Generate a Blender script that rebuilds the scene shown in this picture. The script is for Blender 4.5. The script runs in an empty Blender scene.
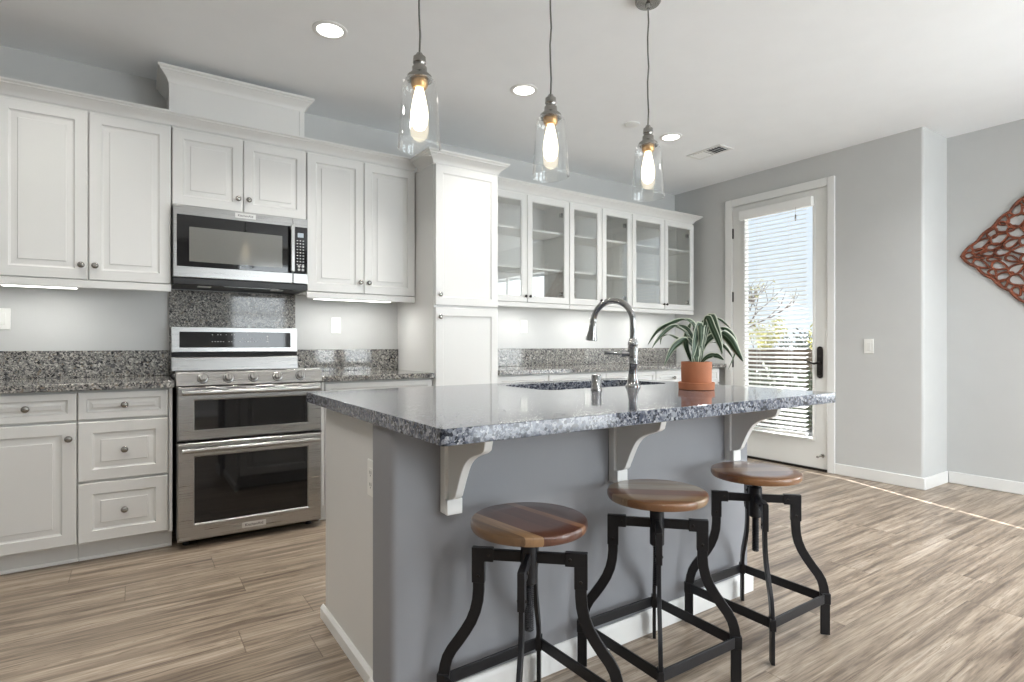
import bpy, bmesh, math, random
from mathutils import Vector, Matrix
from mathutils.geometry import tessellate_polygon
PI = math.pi
random.seed(7)
scene = bpy.context.scene
COL = scene.collection

# ---------------------------------------------------------------- camera
CAM_H, YAW, FPX, HORIZON = 1.093, math.radians(33.912), 562.76, 344.64
cam_data = bpy.data.cameras.new('camera')
cam = bpy.data.objects.new('camera', cam_data)
COL.objects.link(cam)
cam.location = (0, 0, CAM_H)
cam.rotation_euler = (PI / 2, 0, -YAW)
cam_data.sensor_width = 36.0
cam_data.lens = FPX / 1024 * 36.0
cam_data.shift_y = (HORIZON - 341.0) / 1024
cam_data.clip_start = 0.02
scene.camera = cam
scene.cycles.diffuse_bounces = 7
scene.cycles.transparent_max_bounces = 24

# ---------------------------------------------------------------- view / exposure
scene.view_settings.view_transform = 'Standard'
scene.view_settings.look = 'None'
scene.view_settings.gamma = 1.0
scene.view_settings.use_curve_mapping = False
scene.view_settings.exposure = 0.22

# ---------------------------------------------------------------- sky
world = bpy.data.worlds.new('sky')
scene.world = world
world.use_nodes = True
wn = world.node_tree
wn.nodes.clear()
w_out = wn.nodes.new('ShaderNodeOutputWorld')
w_bg = wn.nodes.new('ShaderNodeBackground')
w_tc = wn.nodes.new('ShaderNodeTexCoord')
w_sep = wn.nodes.new('ShaderNodeSeparateXYZ')
w_ramp = wn.nodes.new('ShaderNodeValToRGB')
w_ramp.color_ramp.elements[0].position = 0.0
w_ramp.color_ramp.elements[0].color = (0.86, 0.94, 1.0, 1)
w_ramp.color_ramp.elements[1].position = 0.6
w_ramp.color_ramp.elements[1].color = (0.62, 0.78, 1.0, 1)
wn.links.new(w_tc.outputs['Generated'], w_sep.inputs[0])
wn.links.new(w_sep.outputs['Z'], w_ramp.inputs[0])
wn.links.new(w_ramp.outputs[0], w_bg.inputs[0])
wn.links.new(w_bg.outputs[0], w_out.inputs[0])
w_bg.inputs[1].default_value = 0.94

# ---------------------------------------------------------------- sun
sun_data = bpy.data.lights.new('sun', 'SUN')
sun_data.energy = 42.0
sun_data.angle = math.radians(0.5)
sun_data.color = (0.98, 0.98, 1.0)
sun = bpy.data.objects.new('sun', sun_data)
COL.objects.link(sun)
sun_dir = Vector((-0.325, -0.946, -0.80)).normalized()
sun.rotation_euler = sun_dir.to_track_quat('-Z', 'Y').to_euler()
sun.location = (8, 12, 9)

# ---------------------------------------------------------------- daylight at the windows
def area_light(name, loc, direction, sx, sy, power, color=(1, 1, 1), shape='RECTANGLE', spread=None):
    d = bpy.data.lights.new(name, 'AREA')
    d.shape = shape
    d.size = sx
    d.size_y = sy
    d.energy = power
    d.color = color
    if spread is not None:
        d.spread = spread
    o = bpy.data.objects.new(name, d)
    COL.objects.link(o)
    o.location = loc
    o.rotation_euler = Vector(direction).to_track_quat('-Z', 'Y').to_euler()
    return o

DAY = (0.91, 0.96, 1.0)
area_light('daylight_side_window', (5.66, -0.62, 1.40), (-1, 0, .12), 2.3, 1.75, 85, DAY)
area_light('daylight_rear_window', (1.88, -2.98, 1.65), (0, 1, .1), 0.95, 1.65, 36, DAY)
area_light('daylight_rear_slider', (3.92, -2.98, 1.15), (0, 1, .15), 2.15, 2.2, 128, DAY)

# ================================================================ helpers
def lin(r, g, b):
    f = lambda c: (c / 255 / 12.92) if c / 255 <= 0.04045 else ((c / 255 + 0.055) / 1.055) ** 2.4
    return (f(r), f(g), f(b), 1.0)

class Nodes:
    def __init__(self, name):
        self.m = bpy.data.materials.new(name)
        self.m.use_nodes = True
        self.t = self.m.node_tree
        self.b = self.t.nodes['Principled BSDF']
        self.out = self.t.nodes['Material Output']
    def n(self, kind, **kw):
        nd = self.t.nodes.new('ShaderNode' + kind)
        for k, v in kw.items():
            setattr(nd, k, v)
        return nd
    def l(self, a, b):
        self.t.links.new(a, b)
    def math(self, op, a, b=None, c=None):
        nd = self.n('Math', operation=op)
        for i, x in enumerate((a, b, c)):
            if x is None:
                continue
            if isinstance(x, (int, float)):
                nd.inputs[i].default_value = x
            else:
                self.l(x, nd.inputs[i])
        return nd.outputs[0]
    def ramp(self, fac, stops, interp='LINEAR'):
        nd = self.n('ValToRGB')
        cr = nd.color_ramp
        cr.interpolation = interp
        while len(cr.elements) < len(stops):
            cr.elements.new(0.5)
        for e, (p, c) in zip(cr.elements, stops):
            e.position = p
            e.color = c if len(c) == 4 else (*c, 1)
        self.l(fac, nd.inputs[0])
        return nd.outputs[0]
    def mix(self, fac, a, b, blend='MIX'):
        nd = self.n('Mix', data_type='RGBA', blend_type=blend)
        for i, x in ((0, fac), (6, a), (7, b)):
            if isinstance(x, (int, float)):
                nd.inputs[i].default_value = x
            elif isinstance(x, tuple):
                nd.inputs[i].default_value = x
            else:
                self.l(x, nd.inputs[i])
        return nd.outputs[2]
    def obj(self):
        return self.n('TexCoord').outputs['Object']
    def noise(self, vec, scale, detail=2, rough=0.5):
        nd = self.n('TexNoise')
        nd.inputs['Scale'].default_value = scale
        nd.inputs['Detail'].default_value = detail
        nd.inputs['Roughness'].default_value = rough
        if vec is not None:
            self.l(vec, nd.inputs['Vector'])
        return nd
    def mapping(self, vec, scale=(1, 1, 1), loc=(0, 0, 0), rot=(0, 0, 0)):
        nd = self.n('Mapping')
        nd.inputs['Scale'].default_value = scale
        nd.inputs['Location'].default_value = loc
        nd.inputs['Rotation'].default_value = rot
        self.l(vec, nd.inputs['Vector'])
        return nd.outputs[0]
    def bump(self, h, strength, dist=0.01):
        nd = self.n('Bump')
        nd.inputs['Strength'].default_value = strength
        nd.inputs['Distance'].default_value = dist
        self.l(h, nd.inputs['Height'])
        self.l(nd.outputs[0], self.b.inputs['Normal'])

def simple(name, col, rough=0.5, metal=0.0, spec=0.5, var=0.03, scale=6.0, bump=0.0, bscale=200.0, coat=0.0):
    N = Nodes(name)
    b = N.b
    v = N.obj()
    ns = N.noise(v, scale, 3)
    lo = tuple(c * (1 - var) for c in col[:3]) + (1,)
    hi = tuple(min(1, c * (1 + var)) for c in col[:3]) + (1,)
    N.l(N.ramp(ns.outputs[0], [(0.3, lo), (0.7, hi)]), b.inputs['Base Color'])
    b.inputs['Roughness'].default_value = rough
    b.inputs['Metallic'].default_value = metal
    b.inputs['Specular IOR Level'].default_value = spec
    b.inputs['Coat Weight'].default_value = coat
    if bump:
        N.bump(N.noise(v, bscale, 2).outputs[0], bump, 0.002)
    return N.m

def glass_mat(name, tint=(0.97, 0.98, 0.98, 1), refl=1.0, edge=0.0):
    """thin pane: clear transmission with a real Fresnel reflection"""
    N = Nodes(name)
    N.t.nodes.remove(N.b)
    lf = N.n('LayerWeight')
    lf.inputs['Blend'].default_value = 0.5
    schlick = N.math('MULTIPLY_ADD', N.math('POWER', lf.outputs['Facing'], 5.0), 0.955, 0.045)
    tr = N.n('BsdfTransparent')
    if edge:
        lw = N.n('LayerWeight')
        lw.inputs['Blend'].default_value = 0.35
        N.l(N.ramp(lw.outputs['Facing'], [(0.55, tint), (1.0, (edge, edge, edge, 1))]), tr.inputs['Color'])
    else:
        tr.inputs['Color'].default_value = tint
    gl = N.n('BsdfGlossy')
    gl.inputs['Roughness'].default_value = 0.0
    gl.inputs['Color'].default_value = (1, 1, 1, 1)
    f = N.math('MINIMUM', N.math('MULTIPLY', schlick, refl), 1.0)
    mx = N.n('MixShader')
    N.l(f, mx.inputs[0]); N.l(tr.outputs[0], mx.inputs[1]); N.l(gl.outputs[0], mx.inputs[2])
    N.l(mx.outputs[0], N.out.inputs[0])
    return N.m

def emit_mat(name, col, strength):
    N = Nodes(name)
    N.t.nodes.remove(N.b)
    e = N.n('Emission')
    e.inputs[0].default_value = col
    e.inputs[1].default_value = strength
    N.l(e.outputs[0], N.out.inputs[0])
    return N.m

def granite(name, cols, scale=150.0, rough=0.1):
    N = Nodes(name)
    v = N.obj()
    wob = N.noise(v, 60, 2)
    vv = N.n('VectorMath', operation='MULTIPLY_ADD')
    N.l(wob.outputs['Color'], vv.inputs[0])
    vv.inputs[1].default_value = (0.012, 0.012, 0.012)
    N.l(v, vv.inputs[2])
    def cells(s):
        vo = N.n('TexVoronoi')
        vo.inputs['Scale'].default_value = s
        N.l(vv.outputs[0], vo.inputs['Vector'])
        sp = N.n('SeparateColor')
        N.l(vo.outputs['Color'], sp.inputs[0])
        return sp.outputs[0]
    c1 = N.ramp(cells(scale), cols, 'CONSTANT')
    c2 = N.ramp(cells(scale * 0.55), cols, 'CONSTANT')
    patch = N.noise(v, 30, 3)
    f = N.ramp(patch.outputs[0], [(0.45, (0, 0, 0)), (0.55, (1, 1, 1))])
    c = N.mix(f, c1, c2)
    fine = N.noise(v, 420, 2)
    c = N.mix(0.35, c, N.ramp(fine.outputs[0], [(0.35, (0.06, 0.06, 0.06)), (0.65, (0.8, 0.8, 0.78))]), 'OVERLAY')
    N.l(c, N.b.inputs['Base Color'])
    N.b.inputs['Roughness'].default_value = rough
    N.b.inputs['Specular IOR Level'].default_value = 0.5
    return N.m

def steel(name, col=(0.44, 0.437, 0.43, 1), rough=0.29, axis=0):
    N = Nodes(name)
    v = N.obj()
    sc = [400, 400, 400]
    sc[axis] = 4
    ns = N.noise(N.mapping(v, tuple(sc)), 1.0, 2)
    N.l(N.ramp(ns.outputs[0], [(0.3, tuple(c * 0.93 for c in col[:3])), (0.7, tuple(min(1, c * 1.05) for c in col[:3]))]), N.b.inputs['Base Color'])
    N.b.inputs['Metallic'].default_value = 1
    N.l(N.math('MULTIPLY_ADD', ns.outputs[0], 0.12, rough - 0.06), N.b.inputs['Roughness'])
    N.b.inputs['Anisotropic'].default_value = 0.4
    return N.m

def floor_mat():
    N = Nodes('plank_floor')
    W, L = 0.182, 1.5
    v = N.obj()
    s = N.n('SeparateXYZ'); N.l(v, s.inputs[0])
    ry = N.math('DIVIDE', s.outputs[1], W)
    row = N.math('FLOOR', ry)
    wn1 = N.n('TexWhiteNoise', noise_dimensions='1D'); N.l(row, wn1.inputs['W'])
    rx = N.math('ADD', N.math('DIVIDE', s.outputs[0], L), N.math('MULTIPLY', wn1.outputs[0], 7.0))
    idx = N.math('FLOOR', rx)
    pid = N.math('ADD', N.math('MULTIPLY', row, 17.31), N.math('MULTIPLY', idx, 3.77))
    wn2 = N.n('TexWhiteNoise', noise_dimensions='1D'); N.l(pid, wn2.inputs['W'])
    # grain: stretched along the plank and shifted per plank
    cx = N.n('CombineXYZ')
    N.l(N.math('ADD', s.outputs[0], N.math('MULTIPLY', wn2.outputs[0], 37.0)), cx.inputs[0])
    N.l(s.outputs[1], cx.inputs[1])
    N.l(N.math('MULTIPLY', wn2.outputs[0], 9.0), cx.inputs[2])
    g1 = N.noise(N.mapping(cx.outputs[0], (1.1, 20, 1)), 1.0, 6, 0.66)
    g1.inputs['Distortion'].default_value = 0.6
    g2 = N.noise(N.mapping(cx.outputs[0], (7, 170, 1)), 1.0, 4, 0.65)
    g3 = N.noise(N.mapping(cx.outputs[0], (4.0, 11, 1)), 1.0, 4, 0.6)
    g4 = N.noise(N.mapping(cx.outputs[0], (1.6, 24, 1)), 1.0, 3, 0.5)
    g4.inputs['Distortion'].default_value = 1.5
    base = N.ramp(g1.outputs[0], [(0.27, lin(80, 69, 60)), (0.42, lin(126, 112, 98)), (0.54, lin(158, 143, 126)), (0.70, lin(186, 173, 158))])
    fine = N.ramp(g2.outputs[0], [(0.32, (0.18, 0.16, 0.14)), (0.5, (0.5, 0.5, 0.5)), (0.70, (0.72, 0.72, 0.72))])
    c = N.mix(0.6, base, fine, 'OVERLAY')
    tone = N.ramp(wn2.outputs[0], [(0.0, (0.43, 0.42, 0.41)), (0.5, (0.5, 0.5, 0.5)), (1.0, (0.57, 0.57, 0.57))])
    c = N.mix(0.6, c, tone, 'OVERLAY')
    knots = N.ramp(g3.outputs[0], [(0.64, (1, 1, 1)), (0.74, (0.50, 0.43, 0.37))])
    c = N.mix(0.8, c, knots, 'MULTIPLY')
    crack = N.ramp(g4.outputs[0], [(0.615, (1, 1, 1)), (0.63, (0.42, 0.36, 0.31)), (0.645, (1, 1, 1))])
    c = N.mix(0.75, c, crack, 'MULTIPLY')
    # seams
    fy = N.math('FRACT', ry); fx = N.math('FRACT', rx)
    ey = N.math('MINIMUM', fy, N.math('SUBTRACT', 1.0, fy))
    ex = N.math('MINIMUM', fx, N.math('SUBTRACT', 1.0, fx))
    seam = N.math('MAXIMUM', N.math('LESS_THAN', ey, 0.006), N.math('LESS_THAN', ex, 0.0013))
    c = N.mix(N.math('MULTIPLY', seam, 0.5), c, lin(86, 70, 56))
    N.l(c, N.b.inputs['Base Color'])
    N.l(N.math('MULTIPLY_ADD', g2.outputs[0], 0.2, 0.26), N.b.inputs['Roughness'])
    N.b.inputs['Specular IOR Level'].default_value = 0.45
    N.bump(N.math('SUBTRACT', N.math('MULTIPLY', g2.outputs[0], 0.25), seam), 0.35, 0.002)
    return N.m

def seat_mat(name, tones, offs, angle):
    """wooden seat glued up from boards of different tone"""
    N = Nodes(name)
    v = N.mapping(N.obj(), rot=(0, 0, angle))
    s = N.n('SeparateXYZ'); N.l(v, s.inputs[0])
    u = N.math('ADD', N.math('DIVIDE', s.outputs[1], 0.36), 0.5)
    board = N.ramp(u, list(zip(offs, tones)), 'CONSTANT')
    cx = N.n('CombineXYZ')
    sp = N.n('SeparateColor'); N.l(board, sp.inputs[0])
    N.l(N.math('ADD', s.outputs[0], N.math('MULTIPLY', sp.outputs[0], 40)), cx.inputs[0])
    N.l(s.outputs[1], cx.inputs[1]); N.l(s.outputs[2], cx.inputs[2])
    g = N.noise(N.mapping(cx.outputs[0], (4, 45, 20)), 1.0, 4, 0.6)
    g.inputs['Distortion'].default_value = 0.8
    gr = N.ramp(g.outputs[0], [(0.25, (0.22, 0.2, 0.18)), (0.5, (0.5, 0.5, 0.5)), (0.8, (0.66, 0.64, 0.6))])
    N.l(N.mix(0.75, board, gr, 'OVERLAY'), N.b.inputs['Base Color'])
    N.b.inputs['Roughness'].default_value = 0.3
    N.b.inputs['Coat Weight'].default_value = 0.5
    N.b.inputs['Coat Roughness'].default_value = 0.12
    return N.m

def leaf_mat():
    N = Nodes('striped_leaf')
    uv = N.n('UVMap')
    s = N.n('SeparateXYZ'); N.l(uv.outputs[0], s.inputs[0])
    e = N.math('ABSOLUTE', N.math('SUBTRACT', s.outputs[0], 0.5))
    c = N.ramp(e, [(0.0, lin(122, 140, 118)), (0.05, lin(50, 74, 48)), (0.34, lin(44, 66, 44)), (0.42, lin(196, 204, 180)), (0.5, lin(208, 214, 196))])
    ns = N.noise(N.mapping(uv.outputs[0], (30, 3, 1)), 1.0, 2)
    c = N.mix(0.5, c, N.ramp(ns.outputs[0], [(0.3, (0.35, 0.35, 0.35)), (0.7, (0.6, 0.6, 0.6))]), 'OVERLAY')
    N.l(c, N.b.inputs['Base Color'])
    N.b.inputs['Roughness'].default_value = 0.4
    return N.m

M = {}
M['wall'] = simple('wall_paint', lin(197, 198, 197), 0.75, var=0.012, bump=0.08, bscale=260)
M['ceiling'] = simple('ceiling_paint', lin(240, 242, 244), 0.9, var=0.01, bump=0.06, bscale=220)
M['white'] = simple('white_cabinet_lacquer', lin(218, 218, 216), 0.38, var=0.008, scale=3)
M['trim'] = simple('white_trim_paint', lin(230, 230, 228), 0.4, var=0.008, scale=3)
M['inside'] = simple('cabinet_interior', lin(226, 226, 223), 0.5, var=0.01)
M['pony'] = simple('grey_island_paint', lin(140, 141, 145), 0.6, var=0.02, bump=0.10, bscale=180)
M['floor'] = floor_mat()
gcols = [(0.0, lin(48, 48, 50)), (0.17, lin(92, 92, 93)), (0.38, lin(128, 127, 125)), (0.62, lin(158, 155, 150)), (0.84, lin(188, 185, 178)), (0.95, lin(124, 114, 102))]
M['granite'] = granite('speckled_granite', gcols, 205, 0.06)
gcols2 = [(0.0, lin(40, 43, 52)), (0.2, lin(72, 77, 91)), (0.42, lin(108, 112, 123)), (0.66, lin(138, 141, 149)), (0.88, lin(164, 166, 171)), (0.96, lin(88, 91, 100))]
M['granite_island'] = granite('blue_grey_granite', gcols2, 190, 0.07)
M['steel'] = steel('brushed_steel')
M['steel_v'] = steel('brushed_steel_vertical', axis=2)
M['sink'] = steel('sink_steel', (0.7, 0.7, 0.69, 1), 0.22)
M['chrome'] = simple('polished_chrome', (0.40, 0.40, 0.40, 1), 0.1, 1.0, var=0.02)
M['nickel'] = simple('brushed_nickel', (0.34, 0.33, 0.31, 1), 0.25, 1.0, var=0.03)
M['blackglass'] = simple('black_glass', (0.006, 0.006, 0.007, 1), 0.04, spec=0.6, var=0.0)
M['mwglass'] = simple('grey_screen_glass', lin(112, 112, 108), 0.08, spec=0.7, var=0.03, scale=400)
M['blackplastic'] = simple('black_plastic', (0.012, 0.012, 0.013, 1), 0.4)
M['gap'] = simple('dark_recess', (0.02, 0.02, 0.02, 1), 0.8)
M['glyph'] = simple('white_print', lin(205, 205, 205), 0.5)
M['badge'] = simple('badge_plate', lin(214, 214, 212), 0.3, 0.4)
M['badgeink'] = simple('badge_ink', (0.02, 0.02, 0.02, 1), 0.5)
M['blackmetal'] = simple('black_painted_metal', lin(30, 30, 33), 0.42, 0.3, var=0.12, scale=30, bump=0.05, bscale=150)
M['bronze'] = simple('dark_bronze', lin(44, 40, 38), 0.4, 0.6, var=0.1)
M['terracotta'] = simple('terracotta', lin(178, 112, 78), 0.75, var=0.09, scale=14, bump=0.1, bscale=120)
M['soil'] = simple('potting_soil', lin(52, 40, 32), 0.95, var=0.3, scale=60, bump=0.8, bscale=90)
M['leaf'] = leaf_mat()
M['glass'] = glass_mat('clear_glass')
M['cabglass'] = glass_mat('cabinet_glass', (0.98, 0.985, 0.985, 1), 2.2)
M['shade'] = glass_mat('pendant_glass', (0.975, 0.98, 0.98, 1), 1.7, edge=0.25)
M['bulb'] = emit_mat('lit_filament_bulb', (1.0, 0.86, 0.62, 1), 5.0)
M['down'] = emit_mat('lit_diffuser', (1.0, 0.97, 0.9, 1), 6.0)
M['ucl'] = emit_mat('lit_strip', (1.0, 0.98, 0.93, 1), 3.5)
M['lcd'] = emit_mat('lit_display', (0.75, 0.85, 0.9, 1), 0.6)
M['brass'] = simple('aged_brass', lin(186, 148, 100), 0.3, 1.0, var=0.05)
M['cord'] = simple('grey_cord', lin(96, 96, 92), 0.6, var=0.05)
M['plate'] = simple('white_plastic_plate', lin(238, 238, 234), 0.35, var=0.01)
M['slot'] = simple('dark_slots', lin(90, 90, 88), 0.6)
M['blind'] = simple('white_blind_slat', lin(240, 240, 238), 0.45, var=0.01)
M['doorpaint'] = simple('white_door_paint', lin(226, 226, 223), 0.4, var=0.01)
M['carved'] = simple('rust_brown_carved_wood', lin(116, 62, 40), 0.5, var=0.45, scale=22, bump=0.4, bscale=90)
M['concrete'] = simple('patio_concrete', lin(150, 146, 138), 0.9, var=0.08)
M['bark'] = simple('bark', lin(74, 60, 50), 0.9, var=0.25, scale=40)
M['hedge'] = simple('hedge_leaf', lin(66, 74, 44), 0.6, var=0.35, scale=9)
M['yellowgreen'] = simple('yellow_green_leaf', lin(170, 166, 96), 0.6, var=0.3, scale=9)
M['darkleaf'] = simple('dark_green_leaf', lin(52, 66, 40), 0.6, var=0.3, scale=9)
M['fence'] = simple('weathered_fence_wood', lin(96, 82, 68), 0.85, var=0.15, scale=12)
M['rubber'] = simple('rubber_tip', lin(120, 118, 112), 0.6)
M['vent'] = simple('vent_shadow', lin(60, 60, 60), 0.8)

class MB:
    """collects shapes; build() links them as one mesh object"""
    def __init__(self):
        self.v, self.f, self.uv = [], [], {}
    def add(self, vs, fs, T=None):
        o = len(self.v)
        for p in vs:
            p = Vector(p)
            self.v.append(tuple(T @ p) if T else tuple(p))
        for f in fs:
            self.f.append(tuple(i + o for i in f))
        return self
    def box(self, x0, x1, y0, y1, z0, z1, T=None):
        vs = [(x, y, z) for x in (x0, x1) for y in (y0, y1) for z in (z0, z1)]
        fs = [(0, 1, 3, 2), (4, 6, 7, 5), (0, 4, 5, 1), (2, 3, 7, 6), (0, 2, 6, 4), (1, 5, 7, 3)]
        return self.add(vs, fs, T)
    def loft(self, loops, cap0=True, cap1=True, closed=False, T=None):
        n = len(loops[0])
        vs = [p for lp in loops for p in lp]
        fs = []
        m = len(loops)
        for i in range(m if closed else m - 1):
            a, b = i * n, ((i + 1) % m) * n
            for j in range(n):
                k = (j + 1) % n
                fs.append((a + j, a + k, b + k, b + j))
        if not closed:
            if cap0: fs.append(tuple(range(n - 1, -1, -1)))
            if cap1: fs.append(tuple(range((m - 1) * n, m * n)))
        return self.add(vs, fs, T)
    def lathe(self, prof, n=24, T=None, cap0=True, cap1=True):
        loops = [[(r * math.cos(2 * PI * j / n), r * math.sin(2 * PI * j / n), z) for j in range(n)] for r, z in prof]
        return self.loft(loops, cap0, cap1, T=T)
    def tube(self, pts, r, n=8, closed=False, T=None, flat=None):
        pts = [Vector(p) for p in pts]
        m = len(pts)
        rs = r if isinstance(r, (list, tuple)) else [r] * m
        loops = []
        prev = None
        for i, p in enumerate(pts):
            if closed:
                t = pts[(i + 1) % m] - pts[i - 1]
            else:
                t = pts[min(i + 1, m - 1)] - pts[max(i - 1, 0)]
            t.normalize()
            if flat is not None:
                a = Vector(flat)
                a = (a - t * a.dot(t)).normalized()
            elif prev is None:
                a = t.orthogonal().normalized()
            else:
                a = (prev - t * prev.dot(t)).normalized()
            prev = a
            b = t.cross(a)
            loops.append([p + (a * math.cos(2 * PI * j / n) + b * math.sin(2 * PI * j / n)) * rs[i] for j in range(n)])
        return self.loft(loops, closed=closed, T=T)
    def strip(self, pts, w, t, side, T=None, closed=False):
        """flat bar swept along pts; side = direction of the bar's thickness"""
        pts = [Vector(p) for p in pts]
        b = Vector(side).normalized()
        loops = []
        m = len(pts)
        for i, p in enumerate(pts):
            d = (pts[(i + 1) % m] - pts[i - 1]) if closed else (pts[min(i + 1, m - 1)] - pts[max(i - 1, 0)])
            d.normalize()
            nn = b.cross(d).normalized()
            loops.append([p + nn * w / 2 + b * t / 2, p - nn * w / 2 + b * t / 2, p - nn * w / 2 - b * t / 2, p + nn * w / 2 - b * t / 2])
        return self.loft(loops, closed=closed, T=T)
    def prism(self, poly, fn, d0, d1):
        """extrude a 2-D outline; fn(u, v, d) -> point"""
        return self.loft([[fn(u, v, d0) for u, v in poly], [fn(u, v, d1) for u, v in poly]])
    def build(self, name, mat, parent=None, bevel=0.0, segs=2, smooth=35, loc=None):
        me = bpy.data.meshes.new(name)
        me.from_pydata(self.v, [], self.f)
        bm = bmesh.new()
        bm.from_mesh(me)
        bmesh.ops.recalc_face_normals(bm, faces=bm.faces)
        bm.to_mesh(me)
        bm.free()
        o = bpy.data.objects.new(name, me)
        COL.objects.link(o)
        me.materials.append(M[mat] if isinstance(mat, str) else mat)
        if smooth:
            for p in me.polygons:
                p.use_smooth = True
            me.set_sharp_from_angle(angle=math.radians(smooth))
        if parent is not None:
            o.parent = parent
        if loc is not None:
            o.location = loc
        if bevel:
            md = o.modifiers.new('edge', 'BEVEL')
            md.width = bevel
            md.segments = segs
            md.limit_method = 'ANGLE'
            md.angle_limit = math.radians(40)
        return o

def tag(o, label, cat, group=None, kind=None):
    o['label'] = label
    o['category'] = cat
    if group: o['group'] = group
    if kind: o['kind'] = kind
    return o

def thing(name, label, cat, loc=(0, 0, 0), rz=0.0, group=None):
    o = bpy.data.objects.new(name, None)
    o.empty_display_size = 0.1
    COL.objects.link(o)
    o.location = loc
    o.rotation_euler = (0, 0, rz)
    return tag(o, label, cat, group)

def struct(o, label=None, cat=None):
    o['kind'] = 'structure'
    if label: o['label'] = label
    if cat: o['category'] = cat
    return o

def struct_empty(name, label, cat, loc=(0, 0, 0)):
    o = bpy.data.objects.new(name, None)
    COL.objects.link(o)
    o.location = loc
    return struct(o, label, cat)

def dup(root, loc, rz, label):
    r = root.copy(); COL.objects.link(r)
    r.location = loc
    r.rotation_euler = (0, 0, rz)
    r['label'] = label
    for ch in list(root.children):
        c = ch.copy(); COL.objects.link(c); c.parent = r
        for g in list(ch.children):
            d = g.copy(); COL.objects.link(d); d.parent = c
    return r

def text_mesh(name, body, size, mat, parent, T):
    cu = bpy.data.curves.new(name, 'FONT')
    cu.body = body
    cu.size = size
    cu.align_x = 'CENTER'
    cu.align_y = 'CENTER'
    cu.extrude = 0.0004
    tmp = bpy.data.objects.new(name, cu)
    COL.objects.link(tmp)
    dg = bpy.context.evaluated_depsgraph_get()
    me = bpy.data.meshes.new_from_object(tmp.evaluated_get(dg))
    bpy.data.objects.remove(tmp)
    bpy.data.curves.remove(cu)
    me.transform(T)
    me.materials.clear()
    me.materials.append(M[mat])
    o = bpy.data.objects.new(name, me)
    COL.objects.link(o)
    o.parent = parent
    return o

ROT_FRONT = Matrix.Rotation(PI / 2, 4, 'X')          # lathe / text axis z -> -y
def at(x, y, z):
    return Matrix.Translation((x, y, z))

# ================================================================ the room
XD, YW, XR, YJ = 4.93, 4.13, 5.37, 1.785             # door wall, kitchen wall, right wall, jog
XL, YB, H = -3.6, -2.75, 2.735
struct(MB().box(XL - .1, XR + .12, YB - .12, YW + .12, -0.12, 0).build('floor', 'floor', smooth=0), 'wood plank floor running across the whole kitchen', 'floor')
struct(MB().box(XL - .1, XR + .12, YB - .12, YW + .12, H, H + .12).build('ceiling', 'ceiling', smooth=0), 'flat white ceiling over the kitchen', 'ceiling')
struct(MB().box(XL - .1, XD + .12, YW, YW + .12, 0, H).build('wall_back', 'wall', smooth=0), 'pale wall behind the kitchen cabinets', 'wall')
struct(MB().box(XL - .1, XL, YB, YW, 0, H).build('wall_left', 'wall', smooth=0), 'pale wall at the far left of the room', 'wall')
# door wall with its opening, turning the rounded corner into the return
DY0, DY1, DZ = 2.482, 3.412, 2.456
m = MB()
m.box(XD, XD + .14, DY1, YW, 0, H)
m.box(XD, XD + .14, DY0, DY1, DZ, H)
rc = 0.022
corner = [(XD + rc - rc * math.cos(a), YJ + rc - rc * math.sin(a)) for a in [PI / 2 * k / 6 for k in range(7)]]
plan = [(XD, DY0)] + corner + [(XR + .12, YJ), (XR + .12, YJ + .12), (XD + .14, YJ + .12), (XD + .14, DY0)]
m.prism(plan, lambda u, v, d: (u, v, d), 0, H)
struct(m.build('wall_door', 'wall', smooth=30), 'grey painted wall with the glazed door and a rounded corner', 'wall')
# right wall with window
WY0, WY1, WZ0, WZ1 = -1.75, 0.55, 0.55, 2.3
m = MB()
m.box(XR, XR + .12, WY1, YJ, 0, H)
m.box(XR, XR + .12, YB - .12, WY0, 0, H)
m.box(XR, XR + .12, WY0, WY1, 0, WZ0)
m.box(XR, XR + .12, WY0, WY1, WZ1, H)
struct(m.build('wall_right', 'wall', smooth=0), 'grey wall on the right that carries the carved panel', 'wall')
# rear wall (behind the camera) with three openings
holes = [(1.40, 2.36, 0.80, 2.50), (2.85, 5.0, 0.06, 2.25)]
m = MB()
xs = XL - .1
for (a, b, z0, z1) in holes:
    m.box(xs, a, YB - .12, YB, 0, H)
    m.box(a, b, YB - .12, YB, 0, z0)
    m.box(a, b, YB - .12, YB, z1, H)
    xs = b
m.box(xs, XR + .12, YB - .12, YB, 0, H)
struct(m.build('wall_rear', 'wall', smooth=0), 'wall with two windows opposite the kitchen', 'wall')

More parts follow.
